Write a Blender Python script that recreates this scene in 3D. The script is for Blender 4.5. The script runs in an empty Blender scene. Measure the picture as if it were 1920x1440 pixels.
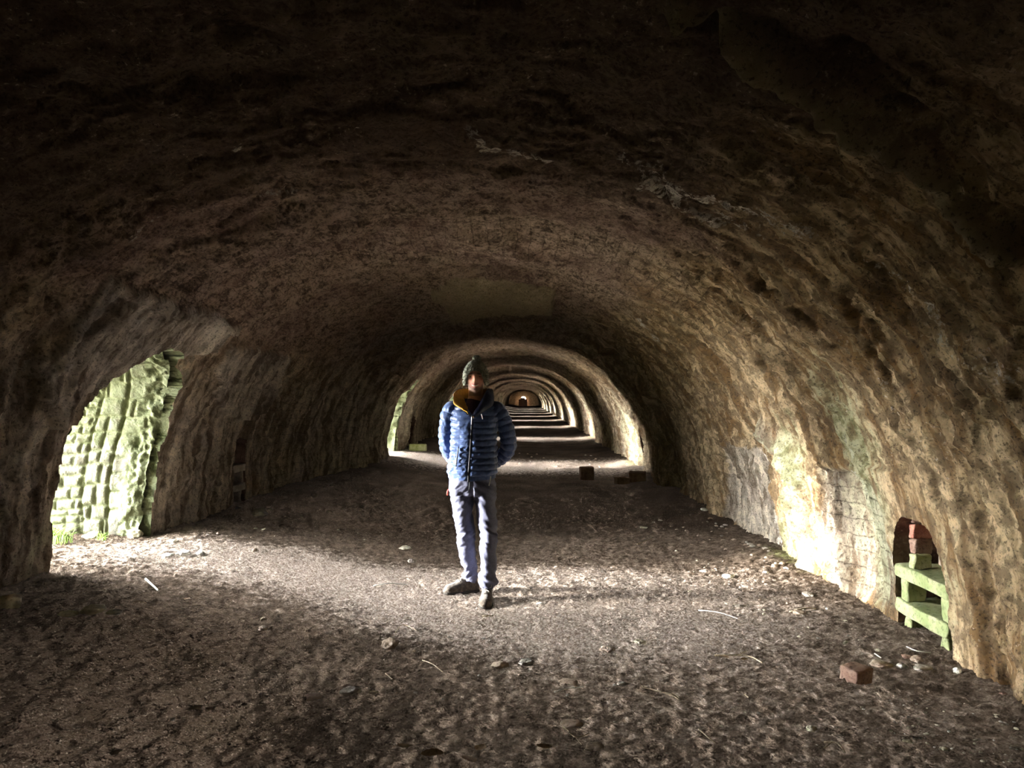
import bpy, bmesh, math, random
import numpy as np
from mathutils import Vector, Matrix
random.seed(7)
C = bpy.context.scene
COL = C.collection
PI = math.pi
Q = 1.0                                                # mesh spacing factor (1 = full detail)

# ------------------------------------------------------------------ camera
CAM_H, F = 1.53, 1442.0
cam_d = bpy.data.cameras.new('camera'); cam = bpy.data.objects.new('camera', cam_d); COL.objects.link(cam)
cam_d.sensor_width = 36.0; cam_d.lens = 36.0 * F / 1920.0; cam_d.clip_start = 0.05; cam_d.clip_end = 400
_dir = Vector((-25 / F, 1.0, 25 / F)).normalized()
cam.location = (0, 0, CAM_H)
cam.rotation_euler = _dir.to_track_quat('-Z', 'Y').to_euler()
C.camera = cam

# ------------------------------------------------------------------ view, sky, sun
C.view_settings.view_transform = 'Standard'; C.view_settings.look = 'None'
C.view_settings.gamma = 1.0; C.view_settings.use_curve_mapping = False
C.view_settings.exposure = 3.3
C.cycles.use_denoising = True
C.cycles.diffuse_bounces = 7
C.cycles.max_bounces = 8
w = bpy.data.worlds.new('sky'); C.world = w; w.use_nodes = True
bg = w.node_tree.nodes['Background']; bg.inputs[0].default_value = (0.95, 0.96, 0.96, 1); bg.inputs[1].default_value = 6.0
SUN_DIR = Vector((1.0, 0.02, -0.135)).normalized()      # the way the light travels
def sky_fill_glow():
    # added sky glow, aimed apart from the sun to light right wall and floor
    t = w.node_tree; tc = t.nodes.new('ShaderNodeTexCoord')
    d = t.nodes.new('ShaderNodeVectorMath'); d.operation = 'DOT_PRODUCT'; t.links.new(tc.outputs['Generated'], d.inputs[0]); d.inputs[1].default_value = tuple(Vector((-1.0, .30, .18)).normalized())
    m = t.nodes.new('ShaderNodeMath'); m.operation = 'MAXIMUM'; t.links.new(d.outputs['Value'], m.inputs[0]); m.inputs[1].default_value = 0
    p = t.nodes.new('ShaderNodeMath'); p.operation = 'POWER'; t.links.new(m.outputs[0], p.inputs[0]); p.inputs[1].default_value = 4
    k = t.nodes.new('ShaderNodeMath'); k.operation = 'MULTIPLY_ADD'; t.links.new(p.outputs[0], k.inputs[0]); k.inputs[1].default_value = 38.0; k.inputs[2].default_value = 9.0
    t.links.new(k.outputs[0], bg.inputs[1])
sky_fill_glow()
sd = bpy.data.lights.new('sun', 'SUN'); sd.energy = 5.2; sd.angle = math.radians(8); sd.color = (1.0, 0.96, 0.90)
so = bpy.data.objects.new('sun', sd); COL.objects.link(so); so.rotation_euler = SUN_DIR.to_track_quat('-Z', 'Y').to_euler(); so.location = (-12, 4, 6)

# ------------------------------------------------------------------ plan of the kiln
SP = 11.15                                             # distance between wickets
DOORS = [6.22 + SP * k for k in range(10)] + [6.22 - SP]             # doorways in the left wall
NICHES_R = [4.76 + SP * k for k in range(4)]
NICHES_L = [9.05 + SP * k for k in range(3)]
Y_END = 136.0

def portals():
    for k, yc in enumerate(DOORS):
        ld = bpy.data.lights.new('doorway_daylight', 'AREA'); ld.shape = 'RECTANGLE'; ld.size = 2.3; ld.size_y = 2.2
        ld.cycles.is_portal = True
        o = bpy.data.objects.new('doorway_daylight', ld); COL.objects.link(o)
        o.location = (-4.75, yc, 1.2); o.rotation_euler = Vector((1, 0, 0)).to_track_quat('-Z', 'Y').to_euler()
portals()

# ------------------------------------------------------------------ numpy noise
_rng = np.random.RandomState(11)
_perm = _rng.permutation(256); _perm = np.concatenate([_perm, _perm, _perm]).astype(np.int32)
_g = _rng.normal(size=(256, 3)); _g /= np.linalg.norm(_g, axis=1)[:, None]
_g32 = (_g * 1.6).astype(np.float32)
def noise3(x, y, z):
    x, y, z = np.broadcast_arrays(*[np.asarray(t, np.float32) for t in (x, y, z)])
    shp = x.shape; x, y, z = x.ravel(), y.ravel(), z.ravel()
    out = np.empty(x.shape, np.float32)
    for c0 in range(0, x.size, 65536):
        sl = slice(c0, c0 + 65536)
        f = [np.floor(t[sl]) for t in (x, y, z)]
        fr = [t[sl] - q for t, q in zip((x, y, z), f)]
        xi, yi, zi = [q.astype(np.int32) & 255 for q in f]
        xf, yf, zf_ = fr
        u, v, w_ = [t * t * t * (t * (t * 6 - 15) + 10) for t in fr]
        res = None
        cx_ = []
        for dx in (0, 1):
            a1 = _perm[xi + dx]; cy_ = []
            for dy in (0, 1):
                a2 = _perm[a1 + yi + dy]; cz_ = []
                for dz in (0, 1):
                    h = _perm[a2 + zi + dz]
                    cz_.append(_g32[h, 0] * (xf - dx) + _g32[h, 1] * (yf - dy) + _g32[h, 2] * (zf_ - dz))
                cy_.append(cz_[0] + w_ * (cz_[1] - cz_[0]))
            cx_.append(cy_[0] + v * (cy_[1] - cy_[0]))
        out[sl] = cx_[0] + u * (cx_[1] - cx_[0])
    return out.reshape(shp)
def fbm(x, y, z, oct=4, gain=0.5):
    s, a, f = 0, 1.0, 1.0
    for k in range(oct):
        s = s + a * noise3(x * f + 17.3 * k, y * f - 9.1 * k, z * f + 3.7 * k); a *= gain; f *= 2.03
    return s
def sstep(a, b, x):
    t = np.clip((x - a) / (b - a), 0, 1); return t * t * (3 - 2 * t)
def gauss(d, s): return np.exp(-(d / s) ** 2)

# ------------------------------------------------------------------ helpers
def tag(o, label=None, cat=None, group=None, kind=None):
    if label: o['label'] = label
    if cat: o['category'] = cat
    if group: o['group'] = group
    if kind: o['kind'] = kind
    return o
def mesh_np(name, V, Fc, mat=None, parent=None, smooth=True, uv=None, attrs=None):
    me = bpy.data.meshes.new(name)
    V = np.asarray(V, float); Fc = [list(map(int, f)) for f in Fc] if not isinstance(Fc, np.ndarray) else Fc
    if isinstance(Fc, np.ndarray):
        n, k = Fc.shape
        me.vertices.add(len(V)); me.vertices.foreach_set('co', V.ravel())
        me.loops.add(n * k); me.loops.foreach_set('vertex_index', Fc.ravel().astype(np.int32))
        me.polygons.add(n); me.polygons.foreach_set('loop_start', np.arange(0, n * k, k, dtype=np.int32))
        me.polygons.foreach_set('loop_total', np.full(n, k, dtype=np.int32))
        me.update(calc_edges=True)
    else:
        me.from_pydata([tuple(v) for v in V], [], Fc)
    me.validate()
    if smooth: me.polygons.foreach_set('use_smooth', np.ones(len(me.polygons), bool))
    if uv is not None:
        l = me.uv_layers.new(name='UVMap'); li = np.empty(len(me.loops), np.int32); me.loops.foreach_get('vertex_index', li)
        l.data.foreach_set('uv', np.asarray(uv, np.float32)[li].ravel())
    if attrs:
        for k_, a in attrs.items():
            at = me.attributes.new(k_, 'FLOAT', 'POINT'); at.data.foreach_set('value', np.asarray(a, np.float32))
    o = bpy.data.objects.new(name, me); COL.objects.link(o)
    if mat: me.materials.append(mat)
    if parent: o.parent = parent
    return o
def grid_faces(nr, nc, closed=False):
    i = np.arange(nr - 1)[:, None]; j = np.arange(nc if closed else nc - 1)[None, :]
    a = i * nc + j; b = i * nc + (j + 1) % nc
    return np.stack([a, b, b + nc, a + nc], -1).reshape(-1, 4)

# ------------------------------------------------------------------ node helpers
class NT:
    def __init__(s, name, rough=0.9):
        s.m = bpy.data.materials.new(name); s.m.use_nodes = True
        s.t = s.m.node_tree; s.b = s.t.nodes['Principled BSDF']; s.b.inputs['Roughness'].default_value = rough
        s.b.inputs['Specular IOR Level'].default_value = 0.25
    def n(s, ty, **kw):
        x = s.t.nodes.new(ty)
        for k, v in kw.items():
            if k.startswith('i_'): x.inputs[k[2:].replace('_', ' ')].default_value = v
            else: setattr(x, k, v)
        return x
    def l(s, a, b): s.t.links.new(a, b)
    def noise(s, vec, scale, detail=4, rough=0.55):
        x = s.n('ShaderNodeTexNoise'); x.inputs['Scale'].default_value = scale; x.inputs['Detail'].default_value = detail; x.inputs['Roughness'].default_value = rough
        s.l(vec, x.inputs['Vector']); return x.outputs[0]
    def voro(s, vec, scale, feature='F1'):
        x = s.n('ShaderNodeTexVoronoi', feature=feature); x.inputs['Scale'].default_value = scale; s.l(vec, x.inputs['Vector']); return x.outputs['Distance']
    def mapping(s, vec, scale):
        x = s.n('ShaderNodeMapping'); x.inputs['Scale'].default_value = scale; s.l(vec, x.inputs['Vector']); return x.outputs[0]
    def ramp(s, f, a, b, lo=0.0, hi=1.0):
        x = s.n('ShaderNodeMapRange', interpolation_type='SMOOTHSTEP'); s.l(f, x.inputs['Value'])
        for k, v in zip(('From Min', 'From Max', 'To Min', 'To Max'), (a, b, lo, hi)): x.inputs[k].default_value = v
        return x.outputs[0]
    def math(s, op, a, b=None, clamp=False):
        x = s.n('ShaderNodeMath', operation=op, use_clamp=clamp)
        for i, v in enumerate((a, b)):
            if v is None: continue
            if isinstance(v, (int, float)): x.inputs[i].default_value = v
            else: s.l(v, x.inputs[i])
        return x.outputs[0]
    def mix(s, f, a, b, blend='MIX'):
        x = s.n('ShaderNodeMix', data_type='RGBA', blend_type=blend)
        for k, v in ((0, f), (6, a), (7, b)):
            if isinstance(v, (int, float)): x.inputs[k].default_value = v
            elif isinstance(v, tuple): x.inputs[k].default_value = (*v, 1)
            else: s.l(v, x.inputs[k])
        return x.outputs[2]
    def attr(s, name): return s.n('ShaderNodeAttribute', attribute_name=name).outputs['Fac']
    def pos(s): return s.n('ShaderNodeNewGeometry').outputs['Position']
    def uv(s): return s.n('ShaderNodeUVMap').outputs[0]
    def obj(s): return s.n('ShaderNodeTexCoord').outputs['Object']
    def bump(s, h, strength, dist, prev=None):
        x = s.n('ShaderNodeBump'); x.inputs['Strength'].default_value = strength; x.inputs['Distance'].default_value = dist
        s.l(h, x.inputs['Height'])
        if prev is not None: s.l(prev, x.inputs['Normal'])
        return x.outputs[0]
    def out(s, col=None, nrm=None):
        if col is not None:
            if isinstance(col, tuple): s.b.inputs['Base Color'].default_value = (*col, 1)
            else: s.l(col, s.b.inputs['Base Color'])
        if nrm is not None: s.l(nrm, s.b.inputs['Normal'])
        return s.m

def mat_vault():
    t = NT('sooty_limestone_vault', 0.97); t.b.inputs['Specular IOR Level'].default_value = .08
    P, U = t.pos(), t.uv()
    st = t.mapping(U, (6.0, .8, 1))                   # streaks that run round the arch
    n1 = t.noise(P, 1.6, 5); n2 = t.noise(st, 1.2, 6, .65); n3 = t.noise(P, 9, 5, .65); n4 = t.noise(P, 38, 3, .7)
    soot = t.math('ADD', t.attr('soot'), t.math('MULTIPLY', t.math('SUBTRACT', n1, .5), .9), True)
    soot = t.ramp(soot, .2, .8)
    stone = t.mix(t.ramp(n2, .40, .62), (.27, .165, .075), (.80, .62, .38))
    stone = t.mix(t.ramp(n3, .42, .56), t.mix(.75, stone, (.17, .12, .07)), stone)
    sootc = t.mix(t.ramp(t.math('ADD', t.math('MULTIPLY', n3, .55), t.math('MULTIPLY', n4, .45)), .39, .58), (.14, .10, .072), (.58, .44, .33))
    sootc = t.mix(t.ramp(t.noise(P, .9, 3), .45, .62, 0, .4), sootc, (.22, .13, .115))
    sootc = t.mix(t.ramp(t.math('ADD', t.attr('painted_dark'), t.math('MULTIPLY', t.math('SUBTRACT', n1, .5), .8)), .3, .8, 0, .75), sootc, (.13, .09, .062))  # shade of the near crown mixed into the colour
    c = t.mix(soot, stone, sootc)
    c = t.mix(t.math('MULTIPLY', t.attr('grey'), .9), c, t.mix(t.ramp(t.math('ADD', t.math('MULTIPLY', n2, .75), t.math('MULTIPLY', n3, .25)), .40, .62), (.22, .18, .14), (.92, .84, .71)))
    c = t.mix(t.attr('ochre'), c, t.mix(n3, (.28, .225, .14), (.70, .58, .38)))
    # mineral bloom
    bl = t.math('ADD', t.attr('lime'), t.math('SUBTRACT', t.math('ADD', t.math('MULTIPLY', n2, .9), t.math('ADD', t.math('MULTIPLY', n3, 1.2), t.math('MULTIPLY', n4, 1.0))), 1.65))
    c = t.mix(t.math('MULTIPLY', t.ramp(bl, .30, .50, 0, .95), t.ramp(t.noise(t.mapping(U, (26, 14, 1)), 1.0, 5, .75), .46, .54, 0, 1)), c, (.85, .80, .70))
    al = t.math('ADD', t.attr('algae'), t.math('MULTIPLY', t.ramp(t.attr('algae'), .02, .15), t.math('SUBTRACT', t.math('ADD', t.math('MULTIPLY', n2, 1.6), t.math('MULTIPLY', n3, .9)), 1.25)))
    c = t.mix(t.ramp(al, .15, .65, 0, .72), c, t.mix(t.ramp(n3, .35, .65), (.17, .20, .08), (.52, .55, .36)))
    # flecks of pale mortar and dark pores
    fl = t.math('MULTIPLY', t.ramp(n4, .60, .68), t.ramp(t.noise(P, 4.5, 3), .5, .65))
    c = t.mix(t.math('MULTIPLY', fl, .75), c, (.75, .63, .48))
    pores = t.ramp(t.noise(P, 52, 4, .7), .38, .46, 1, 0)
    c = t.mix(t.math('MULTIPLY', pores, .6), c, (.05, .037, .026))
    # courses of firebrick where the skin has fallen
    br = t.n('ShaderNodeTexBrick'); va = t.n('ShaderNodeVectorMath', operation='MULTIPLY_ADD'); nz_ = t.n('ShaderNodeTexNoise'); nz_.inputs['Scale'].default_value = 5; nz_.inputs['Detail'].default_value = 4; t.l(P, nz_.inputs['Vector'])
    t.l(nz_.outputs['Color'], va.inputs[0]); va.inputs[1].default_value = (.07, .07, 0); t.l(U, va.inputs[2]); t.l(va.outputs[0], br.inputs['Vector'])
    for k, v in (('Scale', 1.0), ('Mortar Size', .006), ('Mortar Smooth', .4), ('Brick Width', .24), ('Row Height', .115)): br.inputs[k].default_value = v
    bm_ = t.math('MULTIPLY', t.attr('brick'), br.outputs['Fac'])
    c = t.mix(t.math('MULTIPLY', bm_, .4), c, (.03, .02, .015))
    h = t.math('ADD', t.math('MULTIPLY', t.noise(P, 22, 6, .7), 1.0), t.math('MULTIPLY', pores, -.35))
    nb = t.bump(t.noise(st, 5.0, 5, .7), .6, .05)
    nb = t.bump(h, 1.0, .06, nb)
    nb = t.bump(t.noise(P, 70, 5, .75), 1.0, .018, nb)
    nb = t.bump(t.math('SUBTRACT', 1.0, bm_), .6, .012, nb)
    return t.out(c, nb)
def mat_floor():
    t = NT('trodden_earth_and_lime', 1.0); t.b.inputs['Specular IOR Level'].default_value = .03
    P = t.pos()
    n1 = t.noise(P, 1.3, 5); n2 = t.noise(P, 14, 6, .7); n3 = t.noise(P, 60, 4, .75)
    c = t.mix(t.ramp(n1, .35, .65), (.022, .015, .010), (.058, .040, .028))
    c = t.mix(t.ramp(n2, .35, .62), t.mix(.55, c, (.025, .018, .013)), c)
    c = t.mix(t.math('MULTIPLY', t.ramp(n3, .56, .7), .55), c, (.33, .27, .21))
    c = t.mix(t.math('MULTIPLY', t.attr('lit_earth'), .85), c, t.mix(t.ramp(n2, .36, .62), (.075, .054, .038), (.24, .185, .14)))  # lit part of the floor painted as paler earth
    lm = t.math('ADD', t.attr('lime'), t.math('MULTIPLY', t.math('SUBTRACT', n2, .5), 1.4))  # besides real lime, the mask carries painted light and shade
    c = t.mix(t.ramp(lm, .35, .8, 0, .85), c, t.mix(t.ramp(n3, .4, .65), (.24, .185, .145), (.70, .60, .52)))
    c = t.mix(t.ramp(t.math('ADD', t.attr('algae'), t.math('SUBTRACT', n2, .5)), .3, .7, 0, .8), c, (.20, .24, .08))
    nb = t.bump(t.noise(P, 30, 6, .8), 1.0, .07)
    nb = t.bump(t.voro(P, 75), .7, .012, nb)
    return t.out(c, nb)
def mat_stonework(name, a, b, moss=.5):
    t = NT(name, 0.9); P = t.pos()
    n1 = t.noise(P, 3, 5); n2 = t.noise(P, 24, 5, .7)
    c = t.mix(t.ramp(n1, .35, .65), a, b)
    c = t.mix(t.ramp(n2, .35, .6), t.mix(.45, c, (.12, .10, .07)), c)
    c = t.mix(t.math('MULTIPLY', t.ramp(t.math('ADD', n1, t.math('MULTIPLY', t.attr('moss'), .5)), .5, .85), moss), c, t.mix(n2, (.04, .06, .01), (.10, .13, .035)))
    c = t.mix(t.math('MULTIPLY', t.attr('gap'), .8), c, (.10, .11, .05))
    return t.out(c, t.bump(n2, .8, .03))
M = {}
M['vault'] = mat_vault(); M['floor'] = mat_floor()
M['masonry'] = mat_stonework('mossy_limestone_blocks', (.070, .068, .050), (.125, .122, .098), .5)

# ------------------------------------------------------------------ vault profile
def XL(y): return 3.42 - .40 * sstep(11.0, 13.4, y)            # half position of the left foot
def XR(y): return 2.42 + .06 * sstep(9, 15, y)
def HC(y): return 2.84 - .09 * sstep(13.0, 15.0, y)
def XC(y): return -.5 + .16 * sstep(11.2, 14, y)
NL, NR = 2.5, 2.2
def profile_samples(ds=0.0145 * Q):
    th = np.linspace(0, PI / 2, 4000)
    def side(n, a, H=2.84):
        cx = np.cos(th) ** (2 / n); cz = np.sin(th) ** (2 / n)
        s = np.concatenate([[0], np.cumsum(np.hypot(np.diff(cx * a), np.diff(cz * H)))])
        k = int(s[-1] / ds); q = np.linspace(0, s[-1], k)
        return np.interp(q, s, cx), np.interp(q, s, cz), s[-1] - q
    rx, rz, rv = side(NR, 2.92); lx, lz, lv = side(NL, 3.1)
    rx, rz, lx, lz = rx, rz, lx, lz
    ex = np.array([.16, .12, .08, .04])
    cx = np.concatenate([np.ones(4), rx, -lx[::-1][1:], -np.ones(4)])
    cz = np.concatenate([-ex, rz, lz[::-1][1:], -ex[::-1]])
    v = np.concatenate([rv[0] + ex, rv, -lv[::-1][1:], -lv[0] - ex[::-1]])
    return cx, cz, v
def y_samples():
    ys = [-9.0]
    while ys[-1] < Y_END:
        y = ys[-1]
        st = .15 if y < 1.2 else (.04 if y < 1.9 else (.0125 if y < 8.8 else min(.0125 + (y - 8.8) * .004, .16)))
        ys.append(y + st * Q)
    return np.array(ys)
CX, CZ, VV = profile_samples()
YS = y_samples()
def surf(y, cx, cz):
    xc = XC(y); a = np.where(cx < 0, XL(y) + xc, XR(y) - xc)
    return xc + a * cx, HC(y) * cz
# ---- pixel of the photo -> place on the undisturbed vault (y, v) or on the floor, by the camera above
_R = np.array(cam.rotation_euler.to_matrix())
def ray(px, py):
    d = _R @ np.array([(px - 960) / F, (720 - py) / F, -1.0]); return d / d[1]
def to_vault(px, py):
    d = ray(px, py); ys = np.linspace(.8, 60, 12000)
    x, z = d[0] * ys, CAM_H + d[2] * ys
    xc = XC(ys); a = np.where(x < xc, XL(ys) + xc, XR(ys) - xc); n = np.where(x < xc, NL, NR)
    r = (np.abs(x - xc) / a) ** n + np.clip(z / HC(ys), 0, None) ** n
    k = np.argmax(r > 1); y = ys[k]
    i = np.argmin(np.hypot(surf(y, CX, CZ)[0] - x[k], surf(y, CX, CZ)[1] - z[k]))
    return y, VV[i], x[k], z[k]
def to_plane(px, py, z=0.0):
    d = ray(px, py); y = (z - CAM_H) / d[2]; return d[0] * y, y
def seg_dist(Y, V, pts):
    best = np.full(Y.shape, 9.0)
    for (y0, v0), (y1, v1) in zip(pts[:-1], pts[1:]):
        dy, dv = y1 - y0, v1 - v0; L = dy * dy + dv * dv + 1e-9
        t = np.clip(((Y - y0) * dy + (V - v0) * dv) / L, 0, 1)
        best = np.minimum(best, np.hypot(Y - y0 - t * dy, V - v0 - t * dv))
    return best
def in_poly(Y, V, pts):
    ins = np.zeros(Y.shape, bool); n = len(pts)
    for i in range(n):
        y0, v0 = pts[i]; y1, v1 = pts[(i + 1) % n]
        if v0 == v1: continue
        c = ((v0 > V) != (v1 > V)) & (Y < (y1 - y0) * (V - v0) / (v1 - v0) + y0)
        ins ^= c
    return ins
def poly_mask(Y, V, pxs, soft=.03, wob=.05):
    pts = [to_vault(*p)[:2] for p in pxs]
    wy = fbm(Y * 5, V * 5, 3.3, 3) * wob; wv = fbm(Y * 5, V * 5, 8.8, 3) * wob
    Y2, V2 = Y + wy, V + wv
    m = in_poly(Y2, V2, pts); d = seg_dist(Y2, V2, pts + pts[:1])
    return np.where(m, sstep(0, soft, d), 0.0)
def line_mask(Y, V, pxs, width, wob=.04):
    pts = [to_vault(*p)[:2] for p in pxs]
    return gauss(seg_dist(Y + fbm(Y * 4, V * 4, 1.1, 3) * wob, V + fbm(Y * 4, V * 4, 5.1, 3) * wob, pts), width)

def vault_fields():
    nR, nC = len(YS), len(CX)
    Y = np.repeat(YS[:, None], nC, 1); V = np.repeat(VV[None, :], nR, 0)
    X, Z = surf(Y, CX[None, :], CZ[None, :])
    tx = np.gradient(X, axis=1); tz = np.gradient(Z, axis=1); L = np.hypot(tx, tz) + 1e-9
    Nx, Nz = -tz / L, tx / L                                  # towards the inside
    H = 0
    near = (Y < 30)
    H = .055 * fbm(X * .8, Y * .8, Z * .8, 3)                                     # slow swell
    H = H + .050 * fbm(Y * 2.6, V * .30, 0, 5, .62) * sstep(.6, 2.6, np.abs(V))    # ribs that follow the arch
    H = H + .030 * fbm(X * 3.2, Y * 3.2, Z * 3.2, 6, .58)
    ly = fbm(Y * 1.1, V * .5, 4.4, 5, .6)
    H = H + .035 * (sstep(.02, .07, ly) - .5) + .022 * (sstep(.28, .31, ly) - .5)  # slabs of fallen skin
    sb = fbm(Y * 3.0, V * 1.0, 9.4, 5, .62)
    H = H + .016 * (sstep(.1, .14, sb) - .5)
    lower = sstep(1.2, 3.0, np.abs(V))
    H = H + .024 * lower * np.abs(fbm(Y * 7, V * 1.3, 2.2, 4))
    far = sstep(10, 13, Y)
    rib = fbm(Y * .9, 5.5, V * .08, 3, .6)
    H = H + far * (.10 * sstep(-.1, .15, rib) - .04) + far * .05 * noise3(Y * 3.1, 7.7, V * .1)
    rag = .25 * fbm(V * 1.6, Y * .5, 3.9, 4)
    H = H + .16 * sstep(12.4, 12.9, Y + rag) * sstep(14.6, 13.6, Y + rag) * (V > -2.6) + .10 * gauss(Y + rag - 12.7, .12) * (np.abs(V) < 3.2)
    # doors: splayed rims
    for yc in DOORS:
        H = H + .10 * gauss(Y - yc - 1.2, .25) * gauss(V + 3.6, 1.2) * (far * .5 + .2)
    # -------- particular features read from the photograph
    m = {}
    sR = slice(0, nR)
    k = YS < 16; kk = np.where(k)[0]; sl = slice(kk[0], kk[-1] + 1)
    y_, v_ = Y[sl], V[sl]
    G = np.zeros_like(y_); soot = 0; lime = np.zeros_like(y_); ochre = np.zeros_like(y_); algae = np.zeros_like(y_); grey = np.zeros_like(y_)
    ridge = line_mask(y_, v_, [(1270, 10), (1400, 70), (1500, 130), (1580, 185), (1680, 245), (1760, 310), (1850, 400), (1900, 450)], .042)
    G += .085 * ridge * (1 + .6 * fbm(y_ * 5, v_ * 5, 2.0, 3)); ochre += 1.1 * ridge * (v_ < 9)
    lip = line_mask(y_, v_, [(1330, 30), (1450, 60), (1600, 150), (1700, 210), (1850, 340), (1915, 420)], .03); G -= .07 * lip
    for pxs, wd, dp in ([[(705, 282), (750, 285)], .022, .10], [[(425, 355), (465, 352)], .025, .10], [[(1590, 85), (1600, 110), (1650, 135)], .045, .16],
                        [[(1290, 28), (1325, 45)], .035, .13], [[(1370, 460), (1400, 480), (1440, 530), (1490, 560), (1540, 610)], .028, .10],
                        [[(95, 592), (120, 590)], .04, .10], [[(20, 555), (45, 560)], .06, .05],
                        [[(1330, 735), (1370, 800), (1400, 855)], .07, .09], [[(1745, 900), (1752, 945)], .022, .10], [[(1640, 660), (1660, 690)], .02, .05],
                        [[(1100, 505), (1180, 510), (1260, 555), (1300, 600)], .035, .07], [[(580, 320), (670, 312)], .02, .05],
                        [[(850, 300), (950, 305), (1060, 320), (1160, 350)], .025, .05], [[(560, 340), (480, 390), (400, 430)], .03, .04],
                        [[(1180, 300), (1300, 400), (1400, 470)], .02, .04], [[(640, 420), (760, 395)], .02, .03],
                        [[(1390, 590), (1420, 700), (1470, 790)], .022, .05], [[(1560, 520), (1620, 640), (1680, 800)], .02, .04]):
        G -= 1.5 * dp * line_mask(y_, v_, pxs, wd)
    A = poly_mask(y_, v_, [(60, 700), (130, 640), (225, 530), (330, 560), (440, 600), (400, 655), (330, 668), (250, 690), (170, 740), (90, 800)])
    B = poly_mask(y_, v_, [(395, 700), (425, 640), (545, 662), (520, 720), (500, 770), (440, 790), (400, 760)])
    G += .06 * A + .05 * B; grey += .9 * A + .9 * B; lime += .13 * A + .16 * B  # plates: lime coat plus their lit look, painted paler
    # right side: the ridge between bare block wall and the thick skin, opposite the doorway
    bul = line_mask(y_, v_, [(1440, 800), (1500, 880), (1515, 960), (1520, 1080)], .11); G += .13 * bul; algae += .40 * bul; grey += .6 * bul
    blk = poly_mask(y_, v_, [(1530, 860), (1620, 900), (1665, 980), (1680, 1150), (1560, 1130), (1528, 1000)], .08); G -= .05 * blk
    grey += .65 * blk; algae += .18 * blk
    pl = poly_mask(y_, v_, [(1355, 830), (1430, 840), (1470, 1030), (1425, 1050), (1350, 970)], .05); G -= .03 * pl; grey += .8 * pl; lime += .12 * pl
    # ochre plate on the crown
    pt = poly_mask(y_, v_, [(803, 542), (860, 518), (950, 520), (1042, 548), (1040, 577), (845, 577)], .02, .02)
    yp = to_vault(920, 575)[0]; yq = to_vault(920, 520)[0]
    ochre += pt; G += pt * (.03 + .17 * np.clip((y_ - yq) / (yp - yq), 0, 1))
    G += .17 * gauss(y_ - yp, .3) * (1 - pt) * (np.abs(v_) < 2) * .3
    # white mineral bloom
    for pxs, wd, a in ([[(890, 235), (910, 262), (1035, 285)], .05, .45], [[(1180, 290), (1260, 345), (1400, 385), (1500, 430)], .10, .30], [[(1210, 330), (1330, 400), (1450, 450)], .06, .3],
                       [[(700, 0), (880, 210)], .01, 0], [[(560, 365), (490, 385)], .03, .35], [[(1440, 850), (1450, 950), (1455, 1020)], .05, .55], [[(1575, 830), (1600, 930)], .04, .5],
                       [[(1440, 1000), (1440, 1070)], .05, .55], [[(1200, 600), (1225, 640)], .06, .4], [[(1640, 500), (1800, 640), (1900, 690)], .12, .22], [[(1560, 560), (1660, 760), (1750, 860)], .12, .15],
                       [[(1700, 1000), (1670, 1050), (1690, 1120)], .05, .35], [[(640, 215), (650, 225)], .03, .5], [[(400, 270), (430, 262)], .03, .4], [[(230, 430), (330, 400)], .04, .25]):
        lime += 2.0 * a * line_mask(y_, v_, pxs, wd, .08)
    for pxs, wd, a in ([[(1490, 830), (1480, 1040)], .25, .35], [[(1600, 850), (1640, 1100)], .35, .22], [[(1780, 1040), (1760, 1180)], .2, .16], [[(1540, 700), (1560, 820)], .3, .2], [[(90, 1000), (60, 1050)], .25, .18]):
        algae += 1.7 * a * line_mask(y_, v_, pxs, wd, .1)
    H[sl] += G
    full = lambda a: np.concatenate([a, np.zeros((nR - a.shape[0], nC))], 0)
    lime, ochre, algae, grey = map(full, (lime, ochre, algae, grey))
    # every bay: light has fed algae and lime bloom opposite each doorway
    for yc in DOORS[1:]:
        o = gauss(Y - yc + .2, 1.6) * sstep(2.2, 3.6, V)
        algae += .30 * o; lime += .10 * o
    algae += .25 * gauss(Y - 17.6, 1.3) * sstep(3.0, 3.8, V)
    ax = np.abs(V)
    soot = 1.0 - sstep(.9, 3.0, V + .35) * .95 - sstep(2.0, 3.4, -V) * .8
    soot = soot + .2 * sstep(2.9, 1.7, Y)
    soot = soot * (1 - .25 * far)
    painted_dark = sstep(5.4, 3.2, Y + .3 * fbm(Y * 1.5, V * 1.5, 6.1, 3)) * sstep(2.6, 1.2, V) * sstep(-4.2, -2.4, V)  # shade over the near vault, painted as a darker tone
    painted_dark = painted_dark + .5 * gauss(Y - 12.3, 1.2) * (ax < 3)  # darker band across the vault further in
    grey = grey + .75 * sstep(2.3, 3.6, -V) * (Y > 0) + .25 * far
    brick = sstep(5.2, 5.5, Y) * (1 - sstep(6.9, 7.3, Y)) * (ax < 2.4) * sstep(-.5, .0, fbm(Y * 1.2, V * 1.2, 6.6, 2) + .15) + .9 * 0
    bb = np.zeros_like(Y); bb[sl] = blk; brick = np.clip(brick + bb + .6 * sstep(2.6, 3.4, -V) * (Y > 7.8) * sstep(-.1, .2, fbm(Y * .7, V * .7, 2.6, 2)) + .5 * sstep(7.5, 8.5, Y) * sstep(2.2, 3, ax), 0, 1)
    H = H + .012 * fbm(X * 9, Y * 9, Z * 9, 4, .65) + .010 * np.minimum(0, fbm(X * 20, Y * 20, Z * 20, 2) + .15) * (Y < 14)
    return X, Y, Z, V, Nx, Nz, H, dict(painted_dark=np.clip(painted_dark, 0, 1), soot=np.clip(soot, 0, 1), lime=lime, ochre=np.clip(ochre, 0, 1), algae=algae, grey=np.clip(grey, 0, 1), brick=brick)

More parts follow.
